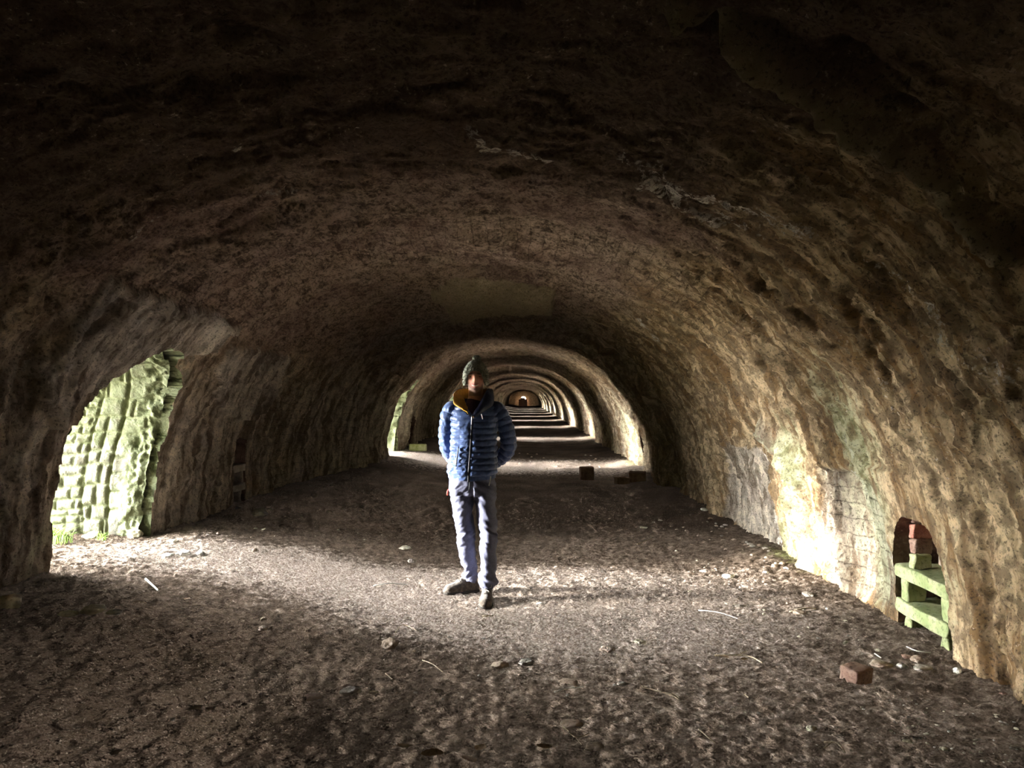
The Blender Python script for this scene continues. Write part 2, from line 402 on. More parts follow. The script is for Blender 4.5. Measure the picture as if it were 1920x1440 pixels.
def arch_outline(yc, hw, spring, top, bottom=-.6, n=40, point=0.0):
    pts = [(yc - hw, bottom)] + [(yc - hw, z) for z in np.linspace(bottom, spring, 30)[1:]]
    for a in np.linspace(PI, 0, n)[1:-1]:
        pts.append((yc + hw * math.cos(a), spring + (top - spring) * math.sin(a) ** (1 - point * .3)))
    pts += [(yc + hw, z) for z in np.linspace(spring, bottom, 30)]
    return np.array(pts)
def inside_arch(y, z, yc, hw, spring, top):
    return (np.abs(y - yc) < hw) & ((z < spring) | ((((y - yc) / hw) ** 2 + (np.clip(z - spring, 0, None) / (top - spring)) ** 2) < 1))

def build_vault():
    X, Y, Z, V, Nx, Nz, H, at = vault_fields()
    nR, nC = X.shape
    holes = [('L', yc, .74, 1.10, 1.92) for yc in DOORS] + [('R', yc, .33, .42, .80) for yc in NICHES_R] + [('L', yc, .22, .85, 1.05) for yc in NICHES_L]
    for s, yc, hw, sp, tp in holes:                       # rims stay near the plain surface
        m = ((V < -1) if s == 'L' else (V > 1)) & (np.abs(Y - yc) < hw + .25) & (Z < tp + .25)
        H = np.where(m, H * (.6 if s == 'L' else .35), H)
    PX, PY, PZ = X + Nx * H, Y + 0, Z + Nz * H
    # flare the left wall outwards a little towards each doorway head
    out = []
    F4 = grid_faces(nR, nC)
    keep = np.ones(len(F4), bool)
    fy = PY.ravel()[F4].mean(1); fz = PZ.ravel()[F4].mean(1); fv = V.ravel()[F4].mean(1)
    hole_id = np.full(len(F4), -1)
    for i, (s, yc, hw, sp, tp) in enumerate(holes):
        wob = .03 * fbm(fy * 5, fz * 5, i * 3.1, 3)
        m = inside_arch(fy + wob, fz + wob, yc, hw, sp, tp) & ((fv < -1) if s == 'L' else (fv > 1))
        hole_id[m] = i; keep &= ~m
    P = np.stack([PX.ravel(), PY.ravel(), PZ.ravel()], 1)
    Ff = F4[keep]
    col = (np.arange(len(F4)) % (nC - 1))[keep]
    cv = (VV[col] + VV[col + 1]) / 2
    uv = np.stack([Y.ravel(), V.ravel()], 1)
    loops = []
    # rim vertices of each hole
    for i in range(len(holes)):
        fi = F4[hole_id == i]
        E = np.concatenate([fi[:, [0, 1]], fi[:, [1, 2]], fi[:, [2, 3]], fi[:, [3, 0]]])
        key = np.sort(E, 1); key = key[:, 0].astype(np.int64) * (nR * nC) + key[:, 1]
        _, idx, cnt = np.unique(key, return_index=True, return_counts=True)
        lp = E[idx[cnt == 1]]; loops.append(lp)
        s, yc, hw, sp, tp = holes[i]; u = np.unique(lp.ravel()); outl = arch_outline(yc, hw, sp, tp, n=160)
        outl = outl + (.022 * np.stack([fbm(outl[:, 0] * 6, outl[:, 1] * 6, i * 2.2 + k, 3) for k in (0, 9)], 1))
        dd = np.hypot(P[u, 1:2] - outl[None, :, 0], P[u, 2:3] - outl[None, :, 1]); j = np.argmin(dd, 1)
        P[u, 1:3] = outl[j]
    for nm, a, b in (('wall_right', 2.35, 99), ('ceiling', -2.35, 2.35), ('wall_left', -99, -2.35)):
        f = Ff[(cv >= a) & (cv < b)]
        used, inv = np.unique(f.ravel(), return_inverse=True)
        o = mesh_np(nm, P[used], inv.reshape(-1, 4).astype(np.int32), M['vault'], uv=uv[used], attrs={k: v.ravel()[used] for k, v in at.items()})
        tag(o, {'wall_right': 'right lower side of the brown kiln tunnel with tan and green crust', 'ceiling': 'dark soot-brown crown of the kiln vault', 'wall_left': 'left lower side of the tunnel, ribbed grey-brown lime crust'}[nm], 'wall' if nm[0] == 'w' else 'ceiling', kind='structure')
    return P, holes, loops
VP, HOLES, LOOPS = build_vault()

# ------------------------------------------------------------------ floor
def fz(x, y):
    x = np.asarray(x, float); y = np.asarray(y, float)
    z = .27 * sstep(-.9, -3.1, x) + .05 * sstep(1.7, 2.5, x)
    z = z + .03 * fbm(x * .9, y * .9, 0, 3) + .005
    z = z + .05 * gauss(y - 7.1, .9) * sstep(1.2, 2.3, x)
    return z
def fz_fine(x, y):
    return fz(x, y) + .013 * fbm(x * 5, y * 5, 3, 4, .6)
def build_floor():
    ys = [-9.0]
    while ys[-1] < Y_END:
        y = ys[-1]; ys.append(y + Q * (.15 if y < 1.5 else (.013 if y < 9.5 else min(.013 + (y - 9.5) * .006, .25))))
    ys = np.array(ys); xs = np.arange(-5.3, 3.05, .0165 * Q)
    Xg, Yg = np.meshgrid(xs, ys)
    Zg = fz_fine(Xg, Yg)
    # clods and grit
    near = 1 - sstep(9, 14, Yg)
    g = fbm(Xg * 17, Yg * 17, 1.7, 4, .7)
    Zg = Zg + near * (.013 * np.clip(g, -.12, 1) + .008 * (Yg < 8) * fbm(Xg * 42, Yg * 42, 7.7, 2) + .010 * sstep(.35, .6, noise3(Xg * 13, Yg * 13, 9.1)) * sstep(-.1, .3, fbm(Xg * 1.5, Yg * 1.5, 4.2, 2)))
    lx, ly = Xg - .25, Yg - 5.75
    lime = .95 * np.exp(-((lx / 1.35) ** 2 + (ly / 1.0) ** 2)) + .80 * np.exp(-(((Xg + 2.4) / 1.9) ** 2 + ((Yg - 6.3) / .85) ** 2)) + .42 * np.exp(-(((Xg - 1.3) / 2.6) ** 2 + ((Yg - 5.0) / 2.6) ** 4)) - .35 * np.exp(-((Yg - 10.5) / 2.6) ** 4) - .4 * sstep(5.2, 4.0, Yg) * sstep(0, -1.6, Xg)  # lime patches with painted light; shaded bay and left foreground painted darker
    for yc in DOORS[1:10]: lime = lime + .85 * gauss(Yg - yc + .3, 2.2)  # lit band before each further doorway painted in paler
    lit_earth = sstep(-1.6, .6, Xg + .5 * fbm(Xg, Yg, 2.2, 3)) * sstep(9.4, 7.6, Yg + .5 * fbm(Xg, Yg, 8.2, 3)) * sstep(2.2, 4.2, Yg) + .6 * sstep(8.2, 7.2, Yg) * sstep(4.4, 5.6, Yg) * sstep(-.4, -1.6, Xg)  # painted light: earth made paler where the doorway light falls
    algae = .5 * gauss(Yg - 7.0, .9) * gauss(Xg - 2.35, .22) + .6 * gauss(Yg - 7.15, .3) * gauss(Xg + 4.4, .6)
    for yc in DOORS[1:3]: algae = algae + .5 * gauss(Yg - yc, 1.6) * gauss(Xg - 2.4, .3)
    o = mesh_np('floor', np.stack([Xg, Yg, Zg], -1).reshape(-1, 3), grid_faces(len(ys), len(xs)).astype(np.int32), M['floor'], attrs=dict(lime=lime.ravel(), algae=algae.ravel(), lit_earth=lit_earth.ravel()))
    tag(o, 'trodden brown earth floor of the tunnel with pale lime and painted light', 'floor', kind='structure')
build_floor()

# ------------------------------------------------------------------ doorways: passages through the left wall, flue recesses
def rounded_blocks(u, w, rows, colw, seed, jog=.5):
    """0 in a joint .. 1 on a stone, coursed in w with stones along u"""
    r = np.random.RandomState(seed)
    hs = []; z = -.7
    while z < 3.5:
        hs.append(z); z += rows * r.uniform(.75, 1.3)
    hs = np.array(hs); i = np.clip(np.searchsorted(hs, w) - 1, 0, len(hs) - 2)
    lo, hi = hs[i], hs[i + 1]
    off = r.uniform(0, 1, len(hs))[i]; cw = colw * r.uniform(.8, 1.3, len(hs))[i]
    q = u / cw + off; fu = q - np.floor(q)
    du = np.minimum(fu, 1 - fu) * cw; dw = np.minimum(w - lo, hi - w)
    idn = (np.floor(q).astype(int) * 37 + i * 101 + seed) % 97 / 97.0
    return np.clip(np.minimum(du, dw) / .028, 0, 1) ** .6, idn
def arc_outline(yc, hw, sp, tp, ds, z0=-.12):
    P = [(yc + hw, z) for z in np.arange(z0, sp, .02)] + [(yc + hw * math.cos(a), sp + (tp - sp) * math.sin(a)) for a in np.linspace(0, PI, 120)] + [(yc - hw, z) for z in np.arange(sp, z0, -.02)[1:]]
    P = np.array(P); L = np.concatenate([[0], np.cumsum(np.hypot(*np.diff(P, axis=0).T))]); q = np.arange(0, L[-1], ds)
    P = np.stack([np.interp(q, L, P[:, 0]), np.interp(q, L, P[:, 1])], 1)
    return P, q
RINGS = []
def build_passages():
    for i, (s, yc, hw, sp, tp) in enumerate(HOLES):
        door = hw > .5; first = i == 0
        x_out = -5.2 if door else (3.05 if s == 'R' else -4.05)
        sg = -1 if s == 'L' else 1
        # rim: from the edge of the opening a little way in
        E = LOOPS[i]; used, inv = np.unique(E.ravel(), return_inverse=True); E2 = inv.reshape(-1, 2); P0 = VP[used]; nv = len(used)
        Vr = np.concatenate([P0 + np.array([sg * d, 0, 0]) for d in (0, .04, .09, .16)])
        Fr = np.concatenate([np.stack([E2[:, 0] + k * nv, E2[:, 1] + k * nv, E2[:, 1] + (k + 1) * nv, E2[:, 0] + (k + 1) * nv], 1) for k in range(3)])
        # lining of the passage
        ds = .013 if first else (.05 if door else .02)
        O, q = arc_outline(yc, hw, sp, tp, ds)
        y, z = O[:, 0][None, :], O[:, 1][None, :]
        a = XL(y) + XC(y) if s == 'L' else XR(y) - XC(y); n_ = NL if s == 'L' else NR
        xs0 = XC(y) + sg * a * (1 - np.clip(z / HC(y), 0, .98) ** n_) ** (1 / n_) + sg * .07
        nx = int(2.0 / ds) if door else int(.7 / ds)
        t = np.linspace(0, 1, nx)[:, None]
        x = xs0 + (x_out - xs0) * t; y = y + 0 * t; z = z + 0 * t; S = q[None, :] + 0 * t
        cy, cz = yc, sp * .8                                   # inward direction
        ny = np.gradient(z, axis=1); nz = -np.gradient(y, axis=1); ln = np.hypot(ny, nz) + 1e-9; ny, nz = ny / ln, nz / ln
        flip = np.sign((ny * (cy - y) + nz * (cz - z)).mean()); ny, nz = ny * flip, nz * flip
        far = (y > yc)
        if door:
            dpt = np.abs(x - xs0)
            w = S + .03 * noise3(dpt * 3, S * 2, i)
            joint = .34 + .08 * noise3(S * 1.1, 1.1, i)
            big, _ = rounded_blocks(dpt + 5, w, .20, 1.7, 3 + i); med, _ = rounded_blocks(dpt - joint + .015, w + .1, .15, .27, 9 + i); sm, _ = rounded_blocks(dpt + .04 * noise3(S * 3, dpt * 3, 7), w, .085, .17, 22 + i)
            j2 = joint + .24 + .06 * noise3(S * 2.6, 2, 2)
            zone = np.where(dpt < joint, big, np.where(dpt < j2, med, sm))
            zone = zone * np.clip(np.abs(dpt - joint) / .022, 0, 1) * np.clip(np.abs(dpt - j2) / .02, .2, 1)
            lump = sstep(.26, .12, dpt + .05 * noise3(S * 4, 1, 5)); zone = zone * (1 - lump) + .8 * lump
            disp = .034 * zone + .012 * fbm(x * 8, S * 8, 3.3, 4) + .05 * lump * fbm(x * 9, S * 9, 5.5, 4) - .012
            disp = disp + .09 * sstep(.28, 0, dpt) * (far & (z < sp)) * sstep(1.3, .1, z) * (.4 + .5 * fbm(S * 4, x * 4, 8, 3))
            gap = (1 - zone) * (1 - lump); moss = .25 + .9 * lump * far + .5 * sstep(.8, .2, z) * (dpt > .6) + .35 * (z > sp)
            splay = np.where(y < yc, .22 * t * (yc - y) / hw, 0)
        else:
            bb, _ = rounded_blocks(x, S, .105, .23, 4); disp = .006 * bb; gap = (1 - bb) * .8; moss = 0 * S; splay = 0
        y = y + ny * disp - splay; z = z + nz * disp
        Vt = np.stack([x, y, z], -1).reshape(-1, 3); Ft = grid_faces(nx, len(q)) + len(Vr)
        V = np.concatenate([Vr, Vt]); Fc = np.concatenate([Fr, Ft]).astype(np.int32)
        att = dict(gap=np.concatenate([np.zeros(len(Vr)), gap.ravel()]), moss=np.concatenate([np.full(len(Vr), .9), moss.ravel()]))
        if door: RINGS.append((yc, y[-1].copy(), z[-1].copy()))
        if door:
            o = mesh_np('door_%d' % (i + 1), V, Fc, M['masonry'], attrs=att)
            tag(o, 'stone-lined arched doorway in the left wall' + (', nearest, with mossy block jamb' if first else ' further down the tunnel'), 'doorway', kind='structure')
        else:
            c = len(V); yb0, yb1 = yc - hw - .05, yc + hw + .05
            V = np.concatenate([V, [[x_out, yb0, -.2], [x_out, yb1, -.2], [x_out, yb1, tp + .1], [x_out, yb0, tp + .1]]])
            Fc = np.concatenate([Fc, [[c, c + 1, c + 2, c + 3]]]).astype(np.int32)
            att = {k: np.concatenate([v, [0, 0, 0, 0]]) for k, v in att.items()}
            o = mesh_np('trim_%d' % (i + 1), V, Fc, M['flue_brick'], attrs=att)
            tag(o, 'brick-lined flue recess in the %s wall' % ('right' if s == 'R' else 'left'), 'recess', kind='structure')
def mat_flue():
    t = NT('smoked_flue_brick', .9); P = t.pos(); n = t.noise(P, 8, 4); n2 = t.noise(P, 40, 3, .7)
    c = t.mix(t.ramp(n, .35, .65), (.09, .05, .04), (.20, .13, .10)); c = t.mix(t.math('MULTIPLY', t.ramp(n2, .55, .7), .4), c, (.4, .33, .26))
    c = t.mix(t.math('MULTIPLY', t.attr('gap'), .7), c, (.03, .02, .02))
    return t.out(c, t.bump(n2, .6, .01))
M['flue_brick'] = mat_flue()
build_passages()
def build_outer():
    # the bulk of the kiln: outer face with the doorways left open, flat top, right side, ends
    V, Fc = [], []
    RINGS.sort(key=lambda r: r[0]); D = sorted(DOORS)
    B = [-10.0] + [(a + b) / 2 for a, b in zip(D[:-1], D[1:])] + [Y_END + 1]
    for (yc, y, z), y0, y1 in zip(RINGS, B[:-1], B[1:]):
        zb, zt = -.6, 3.7; cy, cz = yc, .9
        dy, dz = y - cy, z - cz; dz = np.where(np.abs(dz) < 1e-6, 1e-6, dz); dy = np.where(np.abs(dy) < 1e-6, 1e-6, dy)
        s = np.minimum(np.where(dy > 0, (y1 - cy) / dy, (y0 - cy) / dy), np.where(dz > 0, (zt - cz) / dz, 1e9))
        oy, oz = cy + dy * s, cz + dz * s; oz = np.clip(oz, zb, zt)
        for c in (y0, y1):
            k = np.argmin(np.hypot(oy - c, oz - zt)); oy[k], oz[k] = c, zt
        oz[0] = oz[-1] = zb; oy[0], oy[-1] = y1, y0
        n = len(y); o = len(V)
        V += [(-5.2, a, b) for a, b in zip(y, z)] + [(-5.2, a, b) for a, b in zip(oy, oz)]
        Fc += [(o + i, o + i + 1, o + n + i + 1, o + n + i) for i in range(n - 1)]
    o = len(V); a, b = B[0], B[-1]
    V += [(-5.2, a, 3.7), (3.9, a, 3.7), (3.9, a, -.6), (-5.2, b, 3.7), (3.9, b, 3.7), (3.9, b, -.6), (-5.2, a, -.6)]
    Fc += [(o, o + 1, o + 4, o + 3), (o + 1, o + 2, o + 5, o + 4), (o, o + 1, o + 2, o + 6)]
    tag(mesh_np('wall_outer', V, Fc, M['masonry'], smooth=False), 'stone outer face and top of the kiln, seen only from outside', 'wall', kind='structure')
build_outer()

# ------------------------------------------------------------------ outside: ground beyond the doorways, end wall
def mat_plain(name, a, b, sc=3, rough=.9, bump=.5):
    t = NT(name, rough); P = t.pos(); n = t.noise(P, sc, 5, .6)
    return t.out(t.mix(t.ramp(n, .35, .65), a, b), t.bump(t.noise(P, sc * 6, 4, .7), bump, .02))
M['bounce_ground'] = mat_plain('pale_bounce_ground', (.34, .32, .25), (.50, .47, .39), 1.5)  # unseen ground kept pale so it bounces light up to the ceiling
xs = np.linspace(-22, -5.2, 40); ys = np.linspace(-14, 150, 200); Xg, Yg = np.meshgrid(xs, ys)
o = mesh_np('ground', np.stack([Xg, Yg, .16 + .03 * fbm(Xg * .5, Yg * .5, 1, 3)], -1).reshape(-1, 3), grid_faces(200, 40).astype(np.int32), M['bounce_ground'])
tag(o, 'open ground outside the doorways', 'ground', kind='structure')
def end_wall(name, y, hole):
    # a plate across the tunnel, with or without a small arch
    n = 60; z0 = -.3
    if hole:
        yc, hw, sp, tp = hole
        inner = [(yc - hw, z0), (yc - hw, sp)] + [(yc + hw * math.cos(a), sp + (tp - sp) * math.sin(a)) for a in np.linspace(PI, 0, 24)[1:-1]] + [(yc + hw, sp), (yc + hw, z0)]
        outer = [(-4.2, z0), (-4.2, 1)] + [(-.4 + 3.8 * math.cos(a), 1 + 2.4 * math.sin(a)) for a in np.linspace(PI, 0, 24)[1:-1]] + [(3.4, 1), (3.4, z0)]
        V = []; Fc = []
        for th in (0, .6):
            V += [(p[0], y + th, p[1]) for p in inner] + [(p[0], y + th, p[1]) for p in outer]
        m = len(inner)
        for i in range(m - 1):
            Fc += [(i, i + 1, m + i + 1, m + i), (2 * m + i, 2 * m + i + 1, i + 1, i)]
        return mesh_np(name, V, Fc, M['vault'], smooth=False)
    V = [(-5.4, y, -.5), (4, y, -.5), (4, y, 4), (-5.4, y, 4)]
    return mesh_np(name, V, [(0, 1, 2, 3)], M['vault'], smooth=False)
tag(end_wall('wall_far', Y_END - .3, (-.35, .40, 1.30, 1.66)), 'far end wall of the tunnel with a tiny arched opening', 'wall', kind='structure')
tag(end_wall('wall_back', -8.7, None), 'closed end of the tunnel behind the viewpoint', 'wall', kind='structure')

# ------------------------------------------------------------------ the man standing in the light of the doorway
def mat_cloth(name, col, rough=.6, sc=60, bump=.25, dist=.004, sheen=0.0, var=.15):
    t = NT(name, rough); O = t.obj(); n = t.noise(O, sc, 3, .6)
    dk = tuple(c * (1 - var) for c in col); lt = tuple(min(1, c * (1 + var)) for c in col)
    t.b.inputs['Sheen Weight'].default_value = sheen
    return t.out(t.mix(t.ramp(n, .35, .65), dk, lt), t.bump(n, bump, dist))
def mat_skin():
    t = NT('skin', .5); t.b.inputs['Subsurface Weight'].default_value = .08; t.b.inputs['Subsurface Radius'].default_value = (.01, .004, .002)
    t.b.inputs['Subsurface Scale'].default_value = .3
    n = t.noise(t.obj(), 60, 3)
    c = t.mix(t.ramp(n, .35, .65), (.36, .19, .13), (.46, .25, .175))
    c = t.mix(t.attr('flush'), c, (.50, .17, .12)); c = t.mix(t.attr('stubble'), c, (.22, .14, .105)); c = t.mix(t.attr('lips'), c, (.38, .12, .10)); c = t.mix(t.attr('brow'), c, (.07, .045, .03))
    return t.out(c)
def mat_knit():
    t = NT('olive_grey_knit', .95); O = t.obj(); n = t.noise(O, 90, 3); n2 = t.noise(O, 25, 3)
    t.b.inputs['Sheen Weight'].default_value = .3
    return t.out(t.mix(t.ramp(n, .35, .65), (.075, .08, .055), t.mix(n2, (.17, .18, .13), (.27, .27, .21))), t.bump(n, .8, .006))
M['skin'] = mat_skin(); M['knit'] = mat_knit()
M['down'] = mat_cloth('blue_down_nylon', (.040, .072, .175), .42, 60, .5, .004, .2)
M['navy'] = mat_cloth('navy_hood_nylon', (.014, .022, .055), .45, 45, .3, .005)
M['lining'] = mat_cloth('mustard_lining', (.45, .25, .035), .6, 40, .3, .005)
M['shirt'] = mat_cloth('maroon_black_base_layer', (.035, .012, .016), .85)
M['trouser'] = mat_cloth('slate_grey_trouser_cloth', (.085, .09, .135), .7, 120, .2, .002)
M['black'] = mat_cloth('black_zip_tape', (.01, .011, .014), .5)
M['zip'] = mat_cloth('pale_zip_pull', (.75, .75, .72), .4)
M['red'] = mat_cloth('red_tab', (.6, .06, .04), .6)
M['boot'] = mat_cloth('dusty_brown_suede', (.06, .047, .034), .9, 50, .6, .006, .2, .4)
M['sole'] = mat_cloth('dark_rubber', (.035, .03, .025), .8)
M['lace'] = mat_cloth('grey_boot_lace', (.38, .37, .36), .8)
M['eye'] = mat_cloth('dark_eye', (.03, .02, .015), .15)
M['teeth'] = mat_cloth('teeth', (.8, .77, .7), .3)

def catmull(P, n):
    P = np.asarray(P, float); Q_ = np.vstack([2 * P[0] - P[1], P, 2 * P[-1] - P[-2]]); out = []
    for i in range(len(P) - 1):
        p0, p1, p2, p3 = Q_[i:i + 4]
        for t in np.linspace(0, 1, n, endpoint=False):
            out.append(.5 * (2 * p1 + (p2 - p0) * t + (2 * p0 - 5 * p1 + 4 * p2 - p3) * t * t + (3 * p1 - p0 - 3 * p2 + p3) * t ** 3))
    out.append(P[-1]); return np.array(out)
def tube(path, ra, rb=None, m=32, ref=(0, -1, 0), sup=2.0, caps=True, n=8, mod=None):
    """path+radii splined; ref = direction of the rb axis; mod(s, ang) -> extra radius"""
    ra = np.asarray(ra, float); rb = ra if rb is None else np.asarray(rb, float)
    A = catmull(np.hstack([np.asarray(path, float), ra[:, None], rb[:, None]]), n)
    c, ra, rb = A[:, :3], A[:, 3], A[:, 4]
    T = np.gradient(c, axis=0); T /= np.linalg.norm(T, axis=1)[:, None] + 1e-12
    s = np.concatenate([[0], np.cumsum(np.linalg.norm(np.diff(c, axis=0), axis=1))])
    ref = np.asarray(ref, float)
    B = ref - (T @ ref)[:, None] * T; B /= np.linalg.norm(B, axis=1)[:, None]
    S = np.cross(T, B)
    ang = np.linspace(0, 2 * PI, m, endpoint=False)
    ca, sa = np.cos(ang), np.sin(ang)
    e = 2.0 / sup
    ca = np.sign(ca) * np.abs(ca) ** e; sa = np.sign(sa) * np.abs(sa) ** e
    ex = mod(s[:, None], ang[None, :]) if mod else np.zeros((len(s), m))
    V = c[:, None, :] + S[:, None, :] * ((ra[:, None] + ex) * ca)[..., None] + B[:, None, :] * ((rb[:, None] + ex) * sa)[..., None]
    Fc = grid_faces(len(s), m, True).tolist(); V = V.reshape(-1, 3)
    if caps: Fc += [list(range(m))[::-1], list(range((len(s) - 1) * m, len(s) * m))]
    return V, Fc
def join(*parts):
    V, Fc, o = [], [], 0
    for v, f in parts:
        V.append(np.asarray(v)); Fc += [[i + o for i in q] for q in f]; o += len(v)
    return np.concatenate(V), Fc
def voxel(V, Fc, size, smooth=2):
    me = bpy.data.meshes.new('tmp'); me.from_pydata([tuple(v) for v in V], [], Fc)
    bm = bmesh.new(); bm.from_mesh(me); bmesh.ops.recalc_face_normals(bm, faces=bm.faces); bm.to_mesh(me); bm.free()
    o = bpy.data.objects.new('tmp', me); COL.objects.link(o)
    r = o.modifiers.new('r', 'REMESH'); r.mode = 'VOXEL'; r.voxel_size = size
    if smooth: s_ = o.modifiers.new('s', 'SMOOTH'); s_.iterations = smooth; s_.factor = .5
    dg = bpy.context.evaluated_depsgraph_get(); ev = o.evaluated_get(dg); m2 = ev.to_mesh()
    n = len(m2.vertices); v = np.empty(n * 3); m2.vertices.foreach_get('co', v); nr = np.empty(n * 3); m2.vertex_normals.foreach_get('vector', nr)
    f = [list(p.vertices) for p in m2.polygons]
    ev.to_mesh_clear(); bpy.data.objects.remove(o); bpy.data.meshes.remove(me)
    return v.reshape(-1, 3), f, nr.reshape(-1, 3)

PX0, PY0 = -.40, 5.90
HC_ = np.array([.020, -.012, 1.700])
def head_geo():
    nz, m = 90, 96
    el = np.linspace(-PI / 2 + .02, PI / 2 - .02, nz)[:, None]; az = np.linspace(0, 2 * PI, m, endpoint=False)[None, :]
    dx, dy, dz = np.cos(el) * np.sin(az), -np.cos(el) * np.cos(az), np.sin(el) + 0 * az
    x, y, z = dx * .077, dy * .098, dz * .125
    jaw = sstep(-.01, -.12, z)
    x = x * (1 - .26 * jaw); y = y * (1 - .10 * jaw) - .004 * jaw
    y = np.where((y > 0) & (z < -.03), y * (1 - .45 * sstep(-.03, -.12, z)), y)
    front = sstep(0, .05, -y)
    def g(cx, cz, sx, sz): return np.exp(-((np.abs(x) - cx) / sx) ** 2 - ((z - cz) / sz) ** 2) if cx else np.exp(-(x / sx) ** 2 - ((z - cz) / sz) ** 2)
    p = .010 * g(0, .0, .010, .03) + .024 * g(0, -.030, .0125, .014) + .012 * g(0, -.012, .009, .018)
    p = p + .009 * g(.014, -.033, .007, .008)
    p = p - .007 * g(.031, .006, .016, .010) + .006 * g(.028, .026, .022, .007) + .009 * g(.045, -.025, .018, .016)
    p = p + .006 * g(0, -.052, .02, .008) - .008 * g(0, -.066, .026, .0065) + .006 * g(0, -.079, .018, .006) - .004 * g(0, -.092, .02, .006) + .010 * g(0, -.110, .020, .014)
    p = p - .006 * g(.040, -.052, .006, .02) + .006 * g(.052, -.048, .010, .02)
    y = y - p * front
    V = np.stack([x, y, z], -1).reshape(-1, 3) + HC_
    Fc = grid_faces(nz, m, True).tolist(); Fc += [list(range(m))[::-1], list(range((nz - 1) * m, nz * m))]
    return V, Fc
ARM_L = [(-.10, .01, 1.452), (-.165, .005, 1.447), (-.200, .02, 1.33), (-.205, .07, 1.165), (-.15, .15, 1.06), (-.045, .185, .995)]
ARM_R = [(.11, .01, 1.452), (.178, .005, 1.447), (.245, .02, 1.33), (.268, .07, 1.165), (.19, .15, 1.06), (.07, .185, 1.00)]
LEG_L = [(-.09, 0, .88), (-.082, .01, .70), (-.064, .04, .50), (-.045, .10, .30), (-.030, .14, .17), (-.030, .145, .11)]
LEG_R = [(.085, 0, .88), (.100, -.01, .70), (.115, -.02, .50), (.118, -.045, .30), (.116, -.06, .18), (.112, -.06, .10)]
def build_body(root):
    parts = [head_geo()]
    parts.append(tube([(.012, .015, 1.42), (.015, .005, 1.52), (.019, -.002, 1.60), (.02, 0, 1.66)], [.075, .058, .056, .058], [.07, .058, .058, .06]))
    parts.append(tube([(-.005, 0, .90), (-.003, 0, 1.0), (0, 0, 1.12), (.005, 0, 1.28), (.006, 0, 1.40), (.008, 0, 1.46), (.01, .005, 1.50)], [.13, .135, .135, .150, .15, .12, .07], [.10, .095, .095, .10, .09, .07, .06]))
    for A in (ARM_L, ARM_R): parts.append(tube(A, [.036, .042, .040, .036, .032, .026]))
    for L in (LEG_L, LEG_R): parts.append(tube(L, [.066, .054, .046, .040, .032, .030]))
    for s, h in ((-1, LEG_L[-1]), (1, LEG_R[-1])):
        d = (-.80, -.42) if s < 0 else (-.03, -1.0)
        parts.append(tube([(h[0] - d[0] * .04, h[1] - d[1] * .04, .055), (h[0] + d[0] * .03, h[1] + d[1] * .03, .06), (h[0] + d[0] * .14, h[1] + d[1] * .14, .038)], [.024, .028, .022], [.022, .026, .012], ref=(0, 0, 1)))
    # hands clasped behind the back: palm, four fingers and a thumb each
    for s, W in ((-1, ARM_L[-1]), (1, ARM_R[-1])):
        W = np.array(W); d = np.array([-s * .93, .10, -.35]); d /= np.linalg.norm(d); up = np.array([0, 0, 1.0]) - d * d[2]; up /= np.linalg.norm(up); out_ = np.cross(d, up) * (1 if s < 0 else -1)
        off = np.array([0, .018 * (1 if s < 0 else 3), 0])
        p = W + off
        parts.append(tube([W, p + d * .02, p + d * .055, p + d * .09], [.024, .036, .040, .034], [.018, .016, .015, .012], ref=tuple(out_)))
        for k, (o, L) in enumerate(((.028, .070), (.010, .080), (-.009, .074), (-.027, .058))):
            b = p + d * .085 + up * o
            parts.append(tube([b, b + d * L * .4, b + d * L * .75 - out_ * .016, b + d * L * .85 - out_ * .036], [.0088, .0086, .008, .007], n=4, m=12, ref=tuple(up)))
        b = p + d * .025 + up * .032
        parts.append(tube([b, b + d * .03 + up * .024, b + d * .062 + up * .026], [.011, .010, .008], n=4, m=12, ref=tuple(out_)))
    V, Fc, N = voxel(*join(*parts), .0050, 1)
    h = V - HC_; ax = np.abs(h[:, 0]); fr = (h[:, 1] < -.02) & (h[:, 2] > -.16)
    beard = fr * (1.0 * sstep(-.035, -.075, h[:, 2]) * (h[:, 2] > -.14) + .25 * gauss(h[:, 2] + .05, .01) * (ax < .035))
    lips = fr * np.clip(1.3 * np.exp(-(h[:, 0] / .032) ** 4 - ((h[:, 2] + .066 - ax * .25) / .0120) ** 2), 0, 1)
    brow = fr * np.exp(-((ax - .031) / .016) ** 4 - ((h[:, 2] - .027 + (ax - .03) * .15) / .0065) ** 2)
    flush = fr * (.45 * np.exp(-((ax - .042) / .02) ** 2 - ((h[:, 2] + .022) / .018) ** 2) + .3 * np.exp(-(h[:, 0] / .014) ** 2 - ((h[:, 2] + .03) / .014) ** 2) + .35 * np.exp(-((ax - .031) / .017) ** 2 - ((h[:, 2] - .004) / .01) ** 2))
    b = mesh_np('body', V, Fc, M['skin'], root, attrs=dict(stubble=beard, lips=lips, brow=brow, flush=flush))
    for s in (-1, 1):
        e = uv_ball((HC_[0] + s * .031, HC_[1] - .0775, HC_[2] + .005), (.0115, .010, .0036), 16, 12)
        mesh_np('eye', *e, M['eye'], b)
    # upper teeth shown by the smile
    a = np.linspace(-1, 1, 13); V = []
    for z in (-.0595, -.0690):
        for t in a: V.append((HC_[0] + t * .026, HC_[1] - .0975 - .004 * (1 - t * t) + .012 * t * t, HC_[2] + z + .0075 * t * t))
    for z in (-.0595, -.0690):
        for t in a: V.append((HC_[0] + t * .026, HC_[1] - .086, HC_[2] + z + .0075 * t * t))
